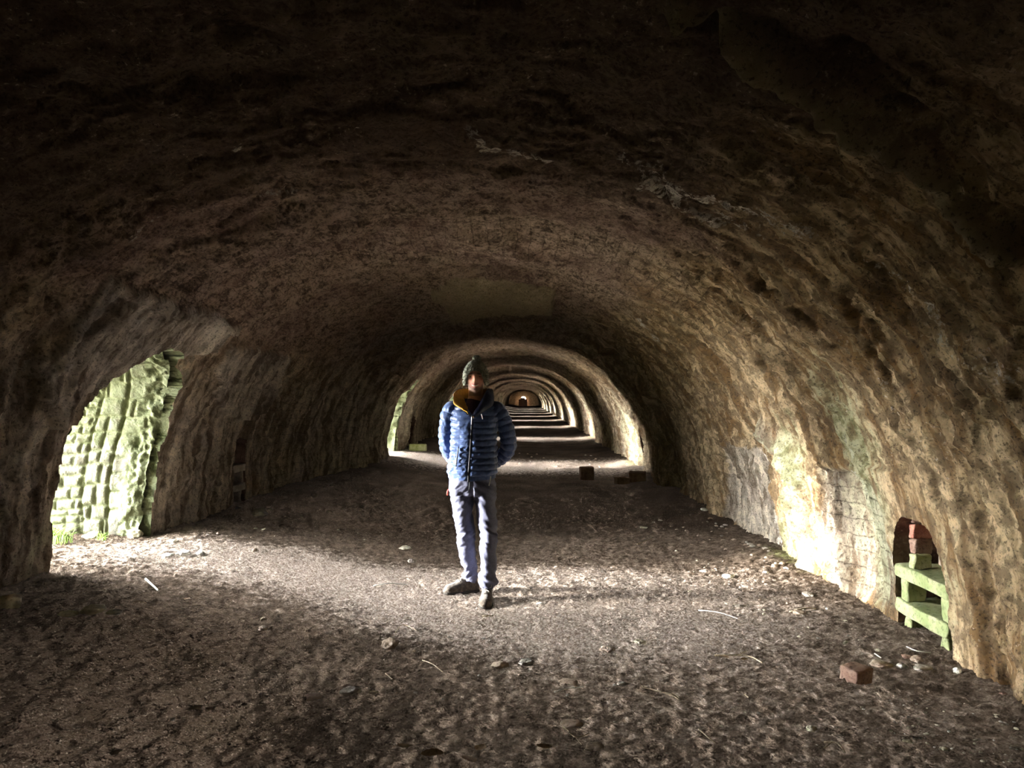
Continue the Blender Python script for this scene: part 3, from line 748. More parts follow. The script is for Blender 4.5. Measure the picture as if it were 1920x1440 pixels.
    n = 13; Fc = [[i, i + 1, n + i + 1, n + i] for i in range(n - 1)] + [[2 * n + i, 3 * n + i, 3 * n + i + 1, 2 * n + i + 1] for i in range(n - 1)] + [[i, 2 * n + i, 2 * n + i + 1, i + 1] for i in range(n - 1)] + [[n + i, n + i + 1, 3 * n + i + 1, 3 * n + i] for i in range(n - 1)] + [[0, n, 3 * n, 2 * n], [n - 1, 3 * n - 1, 4 * n - 1, 2 * n - 1]]
    mesh_np('teeth', V, Fc, M['teeth'], b)
def uv_ball(c, r, m=24, nz=16, mod=None):
    el = np.linspace(-PI / 2 + .001, PI / 2 - .001, nz)[:, None]; az = np.linspace(0, 2 * PI, m, endpoint=False)[None, :]
    d = np.stack([np.cos(el) * np.cos(az), np.cos(el) * np.sin(az), np.sin(el) + 0 * az], -1)
    k = 1 + (mod(d)[..., None] if mod else 0)
    V = (d * np.array(r) * k).reshape(-1, 3) + np.array(c)
    return V, grid_faces(nz, m, True).tolist() + [list(range(m))[::-1], list(range((nz - 1) * m, nz * m))]
def build_beanie(root):
    m, nt = 160, 70
    az = np.linspace(0, 2 * PI, m, endpoint=False)[None, :]            # 0 = front
    ze = np.where(True, 1.638 + .110 * np.exp(-((np.minimum(az, 2 * PI - az)) / .72) ** 4), 0)
    t = np.linspace(0, 1, nt)[:, None]
    e0 = np.arcsin(np.clip((ze - 1.70) / .140, -1, 1))
    el = e0 + (PI / 2 - .03 - e0) * t
    kn = .0030 * np.abs(np.sin(az * 14)) + .0028 * np.sin(az * 28 + 2.5 * np.sin(t * 42)) + .0025 * np.sin(t * 95)
    R = 1 + (kn + .004 * noise3(np.sin(az) * 4, np.cos(az) * 4, t * 5)) / .1
    pk = .030 * sstep(.8, 1.0, t)
    x = np.cos(el) * np.sin(az) * .097 * R; y = -np.cos(el) * np.cos(az) * .113 * R; z = np.sin(el) * .137 * (1 + (R - 1) * .3) + pk * .0
    fold = .006 * sstep(.16, .13, t) * np.ones_like(az); x *= 1 + fold * 9; y *= 1 + fold * 9
    V = np.stack([x, y, z], -1) + np.array([HC_[0], HC_[1] + .008, 1.700])
    inner = V[0] * 1.0; inner = (inner - HC_) * np.array([.86, .86, 1]) + HC_; inner[:, 2] += .012
    V = np.concatenate([inner[None], V]).reshape(-1, 3)
    Fc = grid_faces(nt + 1, m, True).tolist() + [list(range(nt * m, (nt + 1) * m))]
    b = mesh_np('beanie', V, Fc, M['knit'], root)
    mesh_np('bobble', *uv_ball((HC_[0] + .006, HC_[1] + .008, 1.846), (.030, .030, .026), 48, 32, lambda d: .28 * fbm(d[..., 0] * 5, d[..., 1] * 5, d[..., 2] * 5, 3)), M['knit'], b)
def quilt(s, pitch, amp): return amp * np.abs(np.sin(PI * s / pitch)) ** .55
def build_jacket(root):
    zs = [.925, .94, 1.0, 1.1, 1.2, 1.3, 1.38, 1.44, 1.475, 1.50, 1.525, 1.548]
    rx = [.176, .184, .184, .174, .170, .174, .180, .178, .162, .135, .105, .085]
    ry = [.118, .126, .128, .122, .120, .124, .122, .110, .098, .088, .082, .078]
    cx = [-.008, -.008, -.006, 0, .004, .008, .010, .010, .010, .012, .012, .012]
    z = np.arange(.925, 1.548, .0040); RX, RY, CX_ = [np.interp(z, zs, q) for q in (rx, ry, cx)]
    k = np.ones(5) / 5
    for q in (RX, RY): q[2:-2] = np.convolve(q, k, 'valid')
    m = 220; a = np.linspace(0, 2 * PI, m, endpoint=False)
    Z, A = np.meshgrid(z, a, indexing='ij')
    ca, sa = np.cos(A), np.sin(A); e = 2 / 2.35
    ux, uy = np.sign(ca) * np.abs(ca) ** e, np.sign(sa) * np.abs(sa) ** e
    wob = .010 * noise3(ux * 3, uy * 3, Z * 5) + .012 * ux * np.where(uy < 0, 1, 0) * 0
    zipx = CX_[:, None] - .010 - .02 * (1.42 - Z)
    pit = .0455
    q = quilt(Z + wob * .5, pit, .0105) * (1 - .75 * gauss(Z - .935, .012))
    X = CX_[:, None] + RX[:, None] * ux
    dz_ = np.abs(X - zipx) * (uy < 0) + (uy >= 0) * 1.0
    q = q * sstep(.002, .022, dz_)
    wr = .0028 * fbm(X * 20 + Z * 10, uy * 3, Z * 26, 2) + .0022 * fbm(X * 34 - Z * 25, uy * 4, Z * 20, 2) + .008 * noise3(X * 5, uy * 3, Z * 6)
    hem = -.006 * gauss(Z - .945, .01)
    r = q + wr + hem
    X = X + r * ux; Yy = RY[:, None] * uy + r * uy - .010 * gauss(Z - 1.12, .15) * (uy < 0)
    Zz = Z + .030 * sstep(1.02, .93, Z) * (np.abs(ux) ** 2 * .6 - .15) 
    V = np.stack([X, Yy, Zz], -1).reshape(-1, 3)
    Fc = grid_faces(len(z), m, True)
    c = V[Fc].mean(1)
    cut = (c[:, 1] < 0) & (np.abs(c[:, 0] - .004) < np.clip((c[:, 2] - 1.412) * .75, 0, 1)) 
    parts = [(V, Fc[~cut].tolist())]
    for P in (ARM_L, ARM_R):
        sd_ = 1.0 if P is ARM_L else -1.0
        def mod(s, ang, sd_=sd_): return quilt(s + .012 * np.sin(ang), .050, .0085) + .005 * fbm(np.cos(ang) * 2 + s * 18, np.sin(ang) * 2 - s * 9, s * 14 * sd_, 3) - .004
        parts.append(tube(P, [.060, .067, .062, .058, .052, .040], m=64, n=44, mod=mod))
    j = mesh_np('down_jacket', *join(*parts), M['down'], root)
    # collar and hood, left flap folded open to show the lining
    B = catmull([(-.014, -.138, 1.425), (-.036, -.125, 1.470), (-.055, -.095, 1.52), (-.072, -.045, 1.545), (-.078, .01, 1.545), (0, .085, 1.535), (.085, .06, 1.51), (.140, 0, 1.50), (.130, -.085, 1.475), (.055, -.138, 1.425), (.010, -.140, 1.400)], 8)
    T = catmull([(-.018, -.146, 1.430), (-.075, -.150, 1.462), (-.135, -.125, 1.495), (-.142, -.080, 1.575), (-.105, .0, 1.612), (0, .125, 1.615), (.120, .085, 1.610), (.122, .01, 1.610), (.100, -.060, 1.600), (.066, -.115, 1.510), (.010, -.145, 1.415)], 8)
    n = len(B); tt = np.linspace(0, 1, 14)
    cen = np.array([.01, 0, 1.5]); G0 = B[:, None, :] * (1 - tt)[None, :, None] + T[:, None, :] * tt[None, :, None]
    G0 = G0 + ((G0 - cen) * np.array([1, 1, .2])) * (.10 * np.sin(PI * tt))[None, :, None] * 1.2
    G0 = G0 + .0045 * fbm(G0[..., 0] * 30, G0[..., 1] * 30, G0[..., 2] * 30, 3)[..., None]
    du = np.gradient(G0, axis=0); dv = np.gradient(G0, axis=1); N = np.cross(du, dv); N /= np.linalg.norm(N, axis=2)[..., None] + 1e-9
    if ((N * (G0 - cen)).sum(2)).mean() < 0: N = -N
    puff = (.011 + .006 * np.abs(np.sin(np.linspace(0, 22, n)))[:, None] * np.sin(PI * tt)[None, :])[..., None]
    O_ = G0 + N * puff
    def shell(a, b):
        V = np.concatenate([a.reshape(-1, 3), b.reshape(-1, 3)]); w_ = len(tt); o = n * w_
        f = grid_faces(n, w_).tolist(); f2 = (grid_faces(n, w_)[:, ::-1] + o).tolist()
        ed = [[i * w_ + w_ - 1, (i + 1) * w_ + w_ - 1, o + (i + 1) * w_ + w_ - 1, o + i * w_ + w_ - 1] for i in range(n - 1)] + [[i * w_, o + i * w_, o + (i + 1) * w_, (i + 1) * w_] for i in range(n - 1)]
        return V, f + f2 + ed
    mesh_np('hood_collar', *shell(G0 + N * .003, O_), M['navy'], j)
    mesh_np('lining', *shell(G0 - N * .003, G0 + N * .0024), M['lining'], j)
    zx = lambda z_: np.interp(z_, zs, cx) - .010 - .02 * (1.42 - z_)
    def fy(z_): return -np.interp(z_, zs, ry) - .004 - .010 * math.exp(-((z_ - 1.12) / .15) ** 2)
    mesh_np('zipper', *tube([(zx(q), fy(q), q - (.006 if q < .97 else 0)) for q in np.linspace(.918, 1.415, 9)], [.006] * 9, [.004] * 9, m=8, ref=(0, -1, 0), sup=3), M['black'], j)
    tag(mesh_np('zip_pull', *tube([(zx(1.40) - .002, fy(1.40) - .008, 1.402), (zx(1.40) - .002, fy(1.40) - .012, 1.37), (zx(1.40) - .004, fy(1.36) - .012, 1.345)], [.003, .0035, .003], m=8, n=4), M['zip'], j), 'pale main zip pull')
    tag(mesh_np('pocket_zip_pull', *tube([(.070, -.142, 1.425), (.076, -.146, 1.405), (.080, -.146, 1.385)], [.0028, .003, .0028], m=8, n=4), M['zip'], j), 'pale chest pocket zip pull')
    mesh_np('pocket_zip', *tube([(-.100, -.128, 1.18), (-.112, -.128, 1.10), (-.120, -.130, 1.03)], [.0045] * 3, m=8, n=5), M['black'], j)
    tag(mesh_np('sleeve_tag', *uv_ball((.200, -.022, 1.222), (.004, .003, .004), 10, 8), M['zip'], j), 'tiny white tag on the sleeve seam')
    s = tube([(.01, 0, 1.36), (.01, -.004, 1.44), (.013, 0, 1.50), (.017, .004, 1.520)], [.12, .098, .070, .060], [.105, .096, .072, .058], m=48)
    mesh_np('base_layer', *s, M['shirt'], root)
def build_trousers(root):
    P = [tube([(-.004, 0, .985), (-.004, 0, .93), (-.004, 0, .86), (-.004, .0, .80)], [.168, .176, .176, .150], [.112, .120, .120, .10], sup=2.3)]
    P.append(tube(LEG_L, [.094, .082, .072, .062, .060, .055], [.106, .095, .082, .074, .072, .066]))
    P.append(tube(LEG_R, [.094, .078, .068, .062, .066, .052], [.106, .095, .082, .076, .080, .062]))
    V, Fc, N = voxel(*join(*P), .0060, 2)
    x, y, z = V.T; leg = np.sign(x - .01)
    lowr = sstep(.35, .15, z)
    d = .012 * fbm(x * 5 + leg * 3, y * 5, z * 7 + x * 6 * leg, 3) + (.006 + .012 * lowr) * noise3(x * 9 + leg * 5, y * 9, z * 22 + x * 12 + y * 8)
    d = d + .009 * (gauss(z - .82, .07) + gauss(z - .50, .10) + gauss(z - .20, .08)) * noise3(x * 12, y * 12, z * 34 + leg * x * 20)
    d = d - .012 * gauss(x + .004, .012) * gauss(z - .86, .07) * (y < 0)
    V = V + N * d[:, None]
    t = mesh_np('trousers', V, Fc, M['trouser'], root)
    tag(mesh_np('pocket_zip', *tube([(.140, -.100, .955), (.134, -.104, .92), (.126, -.108, .885)], [.0035, .0045, .0035], m=8, n=4), M['zip'], t), 'pale zip on the thigh pocket')
    tag(mesh_np('hip_tab', *tube([(-.190, -.01, .845), (-.197, -.01, .822), (-.196, -.01, .800)], [.004, .006, .004], [.008, .012, .008], m=8, n=4), M['red'], t), 'small red tab at the hip')
    mesh_np('fly_seam', *tube([(-.018, -.122, .925), (-.020, -.124, .89), (-.024, -.116, .85)], [.0022] * 3, m=6, n=4), M['black'], t)
def build_boot(root, heel, d, zf, top):
    d = np.array([d[0], d[1], 0.0]); d /= np.linalg.norm(d); side = np.array([-d[1], d[0], 0]); heel = np.array(heel)
    st = np.array([0, .03, .08, .13, .18, .225, .258, .28]); wd = np.array([.026, .037, .040, .043, .050, .050, .042, .020]); ht = np.array([.060, .105, .118, .100, .078, .066, .055, .030])
    m = 28; a = np.linspace(0, 2 * PI, m, endpoint=False); S = catmull(np.stack([st, wd, ht], 1), 6); V = []
    for s_, w_, h_ in S:
        for t in a:
            c, s2 = math.cos(t), math.sin(t)
            u = math.copysign(abs(c) ** .75, c) * w_; v = (s2 * .5 + .5) if s2 > 0 else .5 + .5 * math.copysign(abs(s2) ** .4, s2)
            if s2 > 0: u *= 1 - .35 * s2 ** 2
            V.append(heel + d * s_ + side * u + np.array([0, 0, zf + .018 + v * h_]))
    V = np.array(V); V = V + .0022 * fbm(V[:, 0] * 40, V[:, 1] * 40, V[:, 2] * 40, 2)[:, None]
    up = (V, grid_faces(len(S), m, True).tolist() + [list(range(m))[::-1], list(range((len(S) - 1) * m, len(S) * m))])
    c = heel + d * .055
    shaft = tube([tuple(c + [0, 0, zf + .08]), tuple(c - d * .002 + [0, 0, zf + .12]), tuple(c + [0, 0, zf + .155])], [.040, .041, .043], [.048, .047, .048], m=24, n=5, ref=tuple(d))
    b = mesh_np('boot', *join(up, shaft), M['boot'], root)
    V = []; 
    for zz, gr in ((.0, .0), (.010, .003), (.026, .004)):
        for sgn in (1, -1):
            rng = S if sgn == 1 else S[::-1]
            for s_, w_, h_ in rng: V.append(heel + d * (s_ + (.006 if s_ > .25 else (-.004 if s_ < .02 else 0))) + side * sgn * (w_ + gr) + np.array([0, 0, zf + zz + .012 * sstep(.2, .28, s_) * (zz < .02)]))
    m2 = 2 * len(S)
    mesh_np('sole', V, grid_faces(3, m2, True).tolist() + [list(range(m2))[::-1], list(range(2 * m2, 3 * m2))], M['sole'], b)
    laces = []
    for k, s_ in enumerate((.105, .125, .145, .165)):
        h_ = np.interp(s_, st, ht); p = heel + d * s_ + np.array([0, 0, zf + .020 + h_])
        q = (1 if k % 2 else -1) * .008
        laces.append(tube([tuple(p - side * .022 - [0, 0, .006] + d * q), tuple(p + [0, 0, .004]), tuple(p + side * .022 - [0, 0, .006] - d * q)], [.0028] * 3, m=6, n=4, ref=(0, 0, 1)))
    p = heel + d * .10 + np.array([0, 0, zf + .145])
    for sg in (-1, 1): laces.append(tube([tuple(p), tuple(p + side * sg * .03 + d * .01 + [0, 0, .012]), tuple(p + side * sg * .034 + d * .025 - [0, 0, .012]), tuple(p + side * sg * .012 + d * .016 - [0, 0, .01])], [.0028] * 4, m=6, n=5, ref=(0, .2, 1)))
    mesh_np('laces', *join(*laces), M['lace'], b)
def build_person():
    zf0 = float(fz_fine(PX0 + .1, PY0 - .1))
    r = bpy.data.objects.new('person', None); COL.objects.link(r); r.location = (PX0, PY0, zf0); r.empty_display_size = .3
    tag(r, 'smiling person in blue quilted jacket and bobble hat standing with hands behind the back', 'person')
    build_body(r); build_beanie(r); build_jacket(r); build_trousers(r)
    zl = float(fz_fine(PX0 - .08, PY0 + .13)) - zf0
    build_boot(r, (.028, .175, 0), (-.86, -.34), zl - .004, .15)
    build_boot(r, (.112, .005, 0), (-.02, -1), -.006, .15)
build_person()

# ------------------------------------------------------------------ stones, bricks, twigs, leaves, grass
def mat_rock(name, a, b, sc=9, bump=.7):
    t = NT(name, .9); O = t.obj(); n = t.noise(O, sc, 5, .6); n2 = t.noise(O, sc * 7, 4, .7)
    c = t.mix(t.ramp(n, .35, .65), a, b); c = t.mix(t.math('MULTIPLY', t.ramp(n2, .35, .5, 1, 0), .6), c, tuple(v * .35 for v in a))
    return t.out(c, t.bump(n2, bump, .008))
M['r_pale'] = mat_rock('pale_limestone', (.46, .42, .30), (.62, .58, .46)); M['r_white'] = mat_rock('white_lime_lump', (.62, .60, .54), (.80, .78, .72))
M['r_grey'] = mat_rock('dusty_grey_stone', (.28, .25, .21), (.44, .40, .35)); M['r_brown'] = mat_rock('earthy_brown_stone', (.26, .20, .145), (.42, .33, .26))
M['r_brick'] = mat_rock('old_firebrick', (.20, .12, .085), (.32, .22, .17)); M['r_red'] = mat_rock('red_firebrick', (.34, .13, .09), (.46, .22, .16))
M['r_moss'] = mat_rock('mossy_stone', (.30, .33, .14), (.48, .48, .30)); M['r_green'] = mat_rock('algae_green_block', (.20, .24, .10), (.34, .36, .20), 5)
M['twig'] = mat_rock('dry_twig_bark', (.30, .23, .15), (.50, .42, .30)); M['twig_pale'] = mat_rock('bleached_twig', (.66, .62, .54), (.8, .77, .7)); M['leaf'] = mat_rock('dead_leaf_brown', (.24, .16, .09), (.42, .30, .19)); M['grass'] = mat_rock('bright_grass_green', (.09, .16, .02), (.19, .27, .06), 3, .2)
def floor_at(px, py):
    z = 0.0
    for _ in range(12):
        x, y = to_plane(px, py, z); z = float(fz_fine(x, y))
    return x, y, z
def rock_geo(sx, sy, sz, seed, rough=.22, angular=.5, sub=4):
    bm = bmesh.new(); bmesh.ops.create_icosphere(bm, subdivisions=sub, radius=1.0)
    V = np.array([v.co[:] for v in bm.verts]); Fc = [[v.index for v in f.verts] for f in bm.faces]; bm.free()
    r = np.random.RandomState(seed)
    for _ in range(int(9 * angular) + 3):                 # chip flat facets
        n = r.normal(size=3); n /= np.linalg.norm(n); d = V @ n; c = r.uniform(.62, .85); V = V - n * (np.clip(d - c, 0, None) * .85)[:, None]
    V = V * (1 + rough * fbm(V[:, 0] * 1.6 + seed, V[:, 1] * 1.6, V[:, 2] * 1.6, 4))[:, None]
    V = V * np.array([sx, sy, sz]); V[:, 2] = np.maximum(V[:, 2], -sz * .55) + sz * .35
    return V, Fc
def rock(name, px, py, wpx, hpx, mat, label, cat='stone', seed=None, ang=.5, dep=1.0, rz=None, group=None):
    x, y, z = floor_at(px, py); s = F / y
    seed = seed if seed is not None else int(px * 7 + py)
    w, h = wpx / s / 2, max(hpx / s, .012) / 1.15 * (.45 if py > 1265 and px < 1250 else 1)
    V, Fc = rock_geo(w, w * dep, h * .6, seed, angular=ang)
    a = rz if rz is not None else (seed % 7 - 3) * .12
    o = mesh_np(name, V, Fc, M[mat]); o.location = (x, y + w * .3, z); o.rotation_euler = (0, 0, a)
    return tag(o, label, cat, group)
def box_geo(sx, sy, sz, bev=.008, seed=0, rough=.004, cut=3):
    bm = bmesh.new(); bmesh.ops.create_cube(bm, size=1.0)
    for v in bm.verts: v.co = Vector((v.co.x * sx, v.co.y * sy, (v.co.z + .5) * sz))
    bmesh.ops.bevel(bm, geom=bm.edges[:], offset=min(bev, min(sx, sy, sz) * .3), segments=2, profile=.6, affect='EDGES')
    bmesh.ops.subdivide_edges(bm, edges=[e for e in bm.edges if e.calc_length() > .04], cuts=cut, use_grid_fill=True)
    V = np.array([v.co[:] for v in bm.verts]); Fc = [[v.index for v in f.verts] for f in bm.faces]; bm.free()
    V = V + rough * np.stack([fbm(V[:, 0] * 14 + seed + k * 5, V[:, 1] * 14, V[:, 2] * 14, 3) for k in range(3)], 1)
    return V, Fc
def brick(px, py, w, d, h, mat, label, rz, name='fallen_brick', tilt=0, seed=1):
    x, y, z = floor_at(px, py)
    o = mesh_np(name, *box_geo(w, d, h, .014, seed, .007), M[mat]); o.location = (x, y + d / 2, z - .008); o.rotation_euler = (tilt, 0, rz)
    return tag(o, label, 'brick')

NOTABLE = [
 ('boulder', 12, 1142, 52, 40, 'r_pale', 'large pale stone at the foot of the left pier, cut by the picture edge', .8),
 ('stone', 125, 1154, 40, 9, 'r_pale', 'flat cream stone in the shade left of the domed cream one', .3),
 ('stone', 172, 1149, 40, 20, 'r_pale', 'domed cream stone in the shade before the doorway', .3),
 ('stone', 212, 1150, 30, 10, 'r_pale', 'low cream stone touching the right of the domed one', .4),
 ('stone', 342, 1036, 26, 12, 'r_white', 'white lime lump in the sunlit doorway threshold', .8),
 ('stone', 374, 1036, 18, 9, 'r_white', 'smaller white lump beside the threshold lime lump', .8),
 ('stone', 312, 1040, 26, 5, 'r_white', 'flat white crust left of the threshold lime lump', .5),
 ('stone', 325, 1016, 18, 6, 'r_pale', 'pale flat stone by the mossy jamb foot', .5),
 ('boulder', 484, 966, 34, 18, 'r_grey', 'large grey domed stone by the left wall recess', .6),
 ('stone', 506, 956, 12, 6, 'r_grey', 'small grey stone just beyond the large domed one', .6),
 ('stone', 445, 954, 10, 6, 'r_grey', 'small stone under the left wall recess', .6),
 ('stone', 588, 934, 13, 10, 'r_grey', 'pointed grey stone near the left wall foot', 1),
 ('stone', 617, 957, 11, 5, 'r_pale', 'pale pebble alone in the dark floor', .5),
 ('stone', 621, 912, 8, 6, 'r_grey', 'tiny grey stone far along the left wall', .7),
 ('stone', 494, 993, 10, 5, 'r_pale', 'pale chip in the shadow beyond the threshold', .6),
 ('stone', 477, 1034, 11, 8, 'r_brown', 'small brown stone on the light and shadow edge', .8),
 ('stone', 758, 1029, 27, 6, 'r_pale', 'long pale flat stone behind the walker on the shadow edge', .6),
 ('stone', 771, 1055, 14, 11, 'r_grey', 'small round stone left of the walker, behind', .2),
 ('stone', 493, 1163, 13, 8, 'r_brown', 'dark clod on the bright floor, left of centre', .8),
 ('stone', 492, 1181, 17, 10, 'r_brown', 'dark broken clod just nearer than its smaller neighbour', .9),
 ('boulder', 732, 1213, 34, 21, 'r_brown', 'rounded brown stone on the floor left of the boots', .5),
 ('boulder', 656, 1300, 40, 28, 'r_grey', 'half-buried grey boulder in the dim foreground', .4),
 ('stone', 1067, 1284, 42, 18, 'r_brown', 'brown clod with a twig across it', .8),
 ('stone', 1168, 1284, 22, 12, 'r_grey', 'small jagged stone beside the long foreground twig', .9),
 ('stone', 1140, 1221, 30, 9, 'r_brown', 'reddish flat stone right of centre', .8),
 ('stone', 1201, 1207, 24, 8, 'r_pale', 'pale flint right of the flat reddish stone', .6),
 ('stone', 938, 1252, 34, 16, 'r_brown', 'brown lump in the centre foreground', .7),
 ('stone', 988, 1246, 30, 12, 'r_grey', 'greyish lump right of the brown central lump', .7),
 ('stone', 1011, 1133, 12, 5, 'r_white', 'white chip in the boot shadow', .6),
 ('stone', 1367, 1084, 26, 10, 'r_white', 'bright white lime lump on the right of the floor', .8),
 ('stone', 1436, 1072, 12, 5, 'r_white', 'small white chip beyond the bright lime lump', .7),
 ('stone', 1388, 1139, 26, 7, 'r_grey', 'pale flat stone with a dark shadow, right floor', .8),
 ('stone', 1517, 1117, 22, 10, 'r_grey', 'grey stone close to the bare block wall', .7),
 ('stone', 1551, 1142, 7, 4, 'r_white', 'tiny white chip by the bare block wall', .6),
 ('stone', 1500, 1152, 26, 9, 'r_brown', 'brown clod between the right wall and the flat stone', .9),
 ('stone', 1320, 957, 14, 7, 'r_white', 'white lump at the foot of the shaded right wall', .7),
 ('stone', 1206, 990, 16, 4, 'r_pale', 'thin pale stone on the far shadow edge', .6),
 ('stone', 1524, 1371, 22, 11, 'r_pale', 'cream stone in the right foreground', .7),
 ('stone', 1697, 1325, 8, 5, 'r_white', 'tiny white chip in the right foreground', .7),
 ('stone', 1703, 1392, 18, 6, 'r_pale', 'pale sliver in the right foreground', .7),
 ('stone', 1770, 1406, 16, 5, 'r_pale', 'pale sliver nearest the lower right corner gravel', .7),
 ('stone', 1796, 1262, 15, 15, 'r_white', 'white knob at the right wall foot past the recess', .5),
 ('boulder', 1722, 1240, 24, 15, 'r_brown', 'loose brown rock fallen in front of the recess', .9),
 ('stone', 1656, 1250, 40, 11, 'r_brown', 'flat brown slab before the recess, left end', .9),
 ('stone', 1692, 1252, 22, 9, 'r_white', 'whitish broken piece among the recess rubble', .9),
 ('stone', 1733, 1256, 36, 11, 'r_grey', 'grey slab among the recess rubble', .9),
 ('stone', 1700, 1233, 18, 9, 'r_brick', 'reddish fragment at the recess foot', .9),
 ('stone', 1883, 1305, 14, 10, 'r_brick', 'rust coloured stone at the far right wall foot', .7),
 ('stone', 1322, 1072, 18, 5, 'r_grey', 'thin grey stone left of the bright lime lump', .7),
 ('stone', 365, 1331, 26, 13, 'r_brown', 'dim leaf-shaped stone in the dark foreground', .8),
 ('stone', 392, 1331, 18, 8, 'r_brown', 'dim flat stone beside the leaf-shaped one', .8),
 ('stone', 322, 1346, 11, 8, 'r_grey', 'dim square chip in the dark foreground', .9),
 ('stone', 455, 1323, 14, 7, 'r_brown', 'dim small stone right of the leaf-shaped pair', .8),
 ('stone', 215, 1412, 24, 9, 'r_grey', 'dim stone close to the lower left corner', .7),
 ('stone', 275, 1403, 16, 9, 'r_grey', 'dim stone right of the lower left corner stone', .7),
 ('stone', 1115, 1405, 40, 20, 'r_brown', 'half-buried dim rock at the bottom centre right', .7),
 ('stone', 1070, 1362, 46, 16, 'r_brown', 'dim low rock above the bottom centre leaves', .6),
 ('stone', 586, 1310, 40, 14, 'r_brown', 'dim low stone left of the half-buried boulder', .6),
 ('stone', 700, 1300, 20, 10, 'r_brown', 'dim small stone right of the half-buried boulder', .7),
 ('stone', 822, 1298, 18, 9, 'r_brown', 'dim pebble in the centre foreground', .7),
]
for i, (nm, px, py, wp, hp, mt, lab, ang) in enumerate(NOTABLE):
    rock(nm, px, py, wp, hp, mt, lab, 'stone', 100 + i * 13, ang)
# fallen bricks
brick(1101, 900, .25, .24, .24, 'r_brick', 'upright square firebrick block standing alone by the far lit patch', .05, 'brick_block', 0, 3)
brick(1167, 908, .24, .16, .12, 'r_brick', 'dark brick lying nearest on the right, in front of its neighbour', .35, 'fallen_brick', 0, 5)
brick(1197, 903, .30, .22, .17, 'r_brick', 'big dark brick leaning by the far right wall foot', -.2, 'fallen_brick', .12, 7)
brick(1614, 1284, .13, .12, .085, 'r_brick', 'broken pinkish brick end casting a shadow on the right floor', .5, 'broken_brick', .05, 9)
x_, y_, z_ = -2.60, 18.6, 0; o = mesh_np('squared_block', *box_geo(.42, .24, .17, .03, 4, .012), M['r_moss']); o.location = (x_, y_, float(fz_fine(x_, y_)) - .01); o.rotation_euler = (0, 0, .2)
tag(o, 'mossy squared stone at the second doorway, beyond its jamb', 'stone')

# grit and pebbles: one mesh shape per kind, copied
PEB = [mesh_np('pebble', *rock_geo(1, .8, .55, 900 + k, sub=2, angular=.8), M[mt]) for k, mt in enumerate(('r_pale', 'r_grey', 'r_brown', 'r_white'))]
rp = np.random.RandomState(5)
def scatter(n, poly, group, label, size, mats, name='pebble'):
    pts = np.array(poly, float); k = 0
    lo, hi = pts.min(0), pts.max(0)
    while k < n:
        px, py = rp.uniform(lo[0], hi[0]), rp.uniform(lo[1], hi[1])
        if not in_poly(np.array([px]), np.array([py]), [tuple(p) for p in pts])[0]: continue
        x, y, z = floor_at(px, py)
        src = PEB[mats[rp.randint(len(mats))]]
        o = src.copy(); o.name = name; COL.objects.link(o)
        s = size * rp.uniform(.5, 1.5); o.scale = (s, s * rp.uniform(.7, 1), s * rp.uniform(.6, 1)); o.location = (x, y, z); o.rotation_euler = (0, 0, rp.uniform(0, 6.28))
        tag(o, label, 'pebble', group); k += 1
scatter(95, [(1700, 1290), (1919, 1350), (1919, 1439), (1760, 1425), (1600, 1330)], 'pale gravel in the lower right corner', 'pale gravel chip spilled in the lower right corner of the floor', .009, (0, 0, 1, 3))
scatter(60, [(1210, 975), (1300, 960), (1420, 1010), (1500, 1080), (1440, 1060), (1300, 1010)], 'crumbled bits along the right wall foot', 'crumbled brown fragment along the foot of the right wall', .026, (1, 2, 2))
scatter(70, [(1250, 1010), (1450, 1090), (1600, 1160), (1660, 1230), (1500, 1200), (1280, 1120)], 'clods on the right of the floor', 'small clod on the open right part of the floor', .014, (1, 2, 2, 0))
scatter(60, [(640, 1160), (1000, 1150), (1250, 1180), (1300, 1290), (900, 1330), (640, 1290)], 'clods in the middle foreground', 'small brown clod on the middle foreground earth', .011, (1, 2, 2))
scatter(30, [(300, 1000), (640, 940), (840, 960), (840, 1020), (500, 1010)], 'chips in the shaded bay', 'small pale chip lying in the shaded bay behind the walker', .016, (0, 1, 2))
scatter(34, [(1000, 1290), (1500, 1300), (1700, 1400), (1300, 1430), (950, 1420)], 'pebbles in the dim right foreground', 'dim pebble in the right foreground', .008, (1, 2, 0))
scatter(40, [(880, 850), (1180, 850), (1200, 880), (900, 885)], 'bits on the second lit patch', 'small dark clod on the second lit patch of floor', .03, (1, 2, 2))
for p in PEB: bpy.data.objects.remove(p)

def twig(pts_px, r, mat, label, branch=None, lift=.004):
    P = [floor_at(*p) for p in pts_px]; P = [(x, y, z + r + lift + (.012 if 0 < i < len(P) - 1 else 0)) for i, (x, y, z) in enumerate(P)]
    parts = [tube(P, [r * (1.1 - .5 * i / len(P)) for i in range(len(P))], m=7, n=6, ref=(0, 0, 1))]
    for b in branch or []:
        Q_ = [floor_at(*p) for p in b]; Q_ = [(x, y, z + r + lift + .008) for x, y, z in Q_]; parts.append(tube(Q_, [r * .6] * len(Q_), m=6, n=5, ref=(0, 0, 1)))
    return tag(mesh_np('twig', *join(*parts), M[mat]), label, 'twig')
twig([(273, 1087), (282, 1098), (298, 1111)], .007, 'twig_pale', 'bleached white curved twig on the bright floor by the doorway')
twig([(1203, 1290), (1232, 1303), (1258, 1310), (1273, 1315)], .0045, 'twig', 'long forked pale twig in the right centre foreground', [[(1255, 1309), (1262, 1306), (1273, 1314)]])
twig([(1040, 1300), (1060, 1298), (1082, 1296), (1094, 1290)], .003, 'twig_pale', 'thin pale twig bent in front of the brown clod')
twig([(700, 1101), (730, 1099), (763, 1098)], .005, 'twig_pale', 'straight pale straw left of the boots')
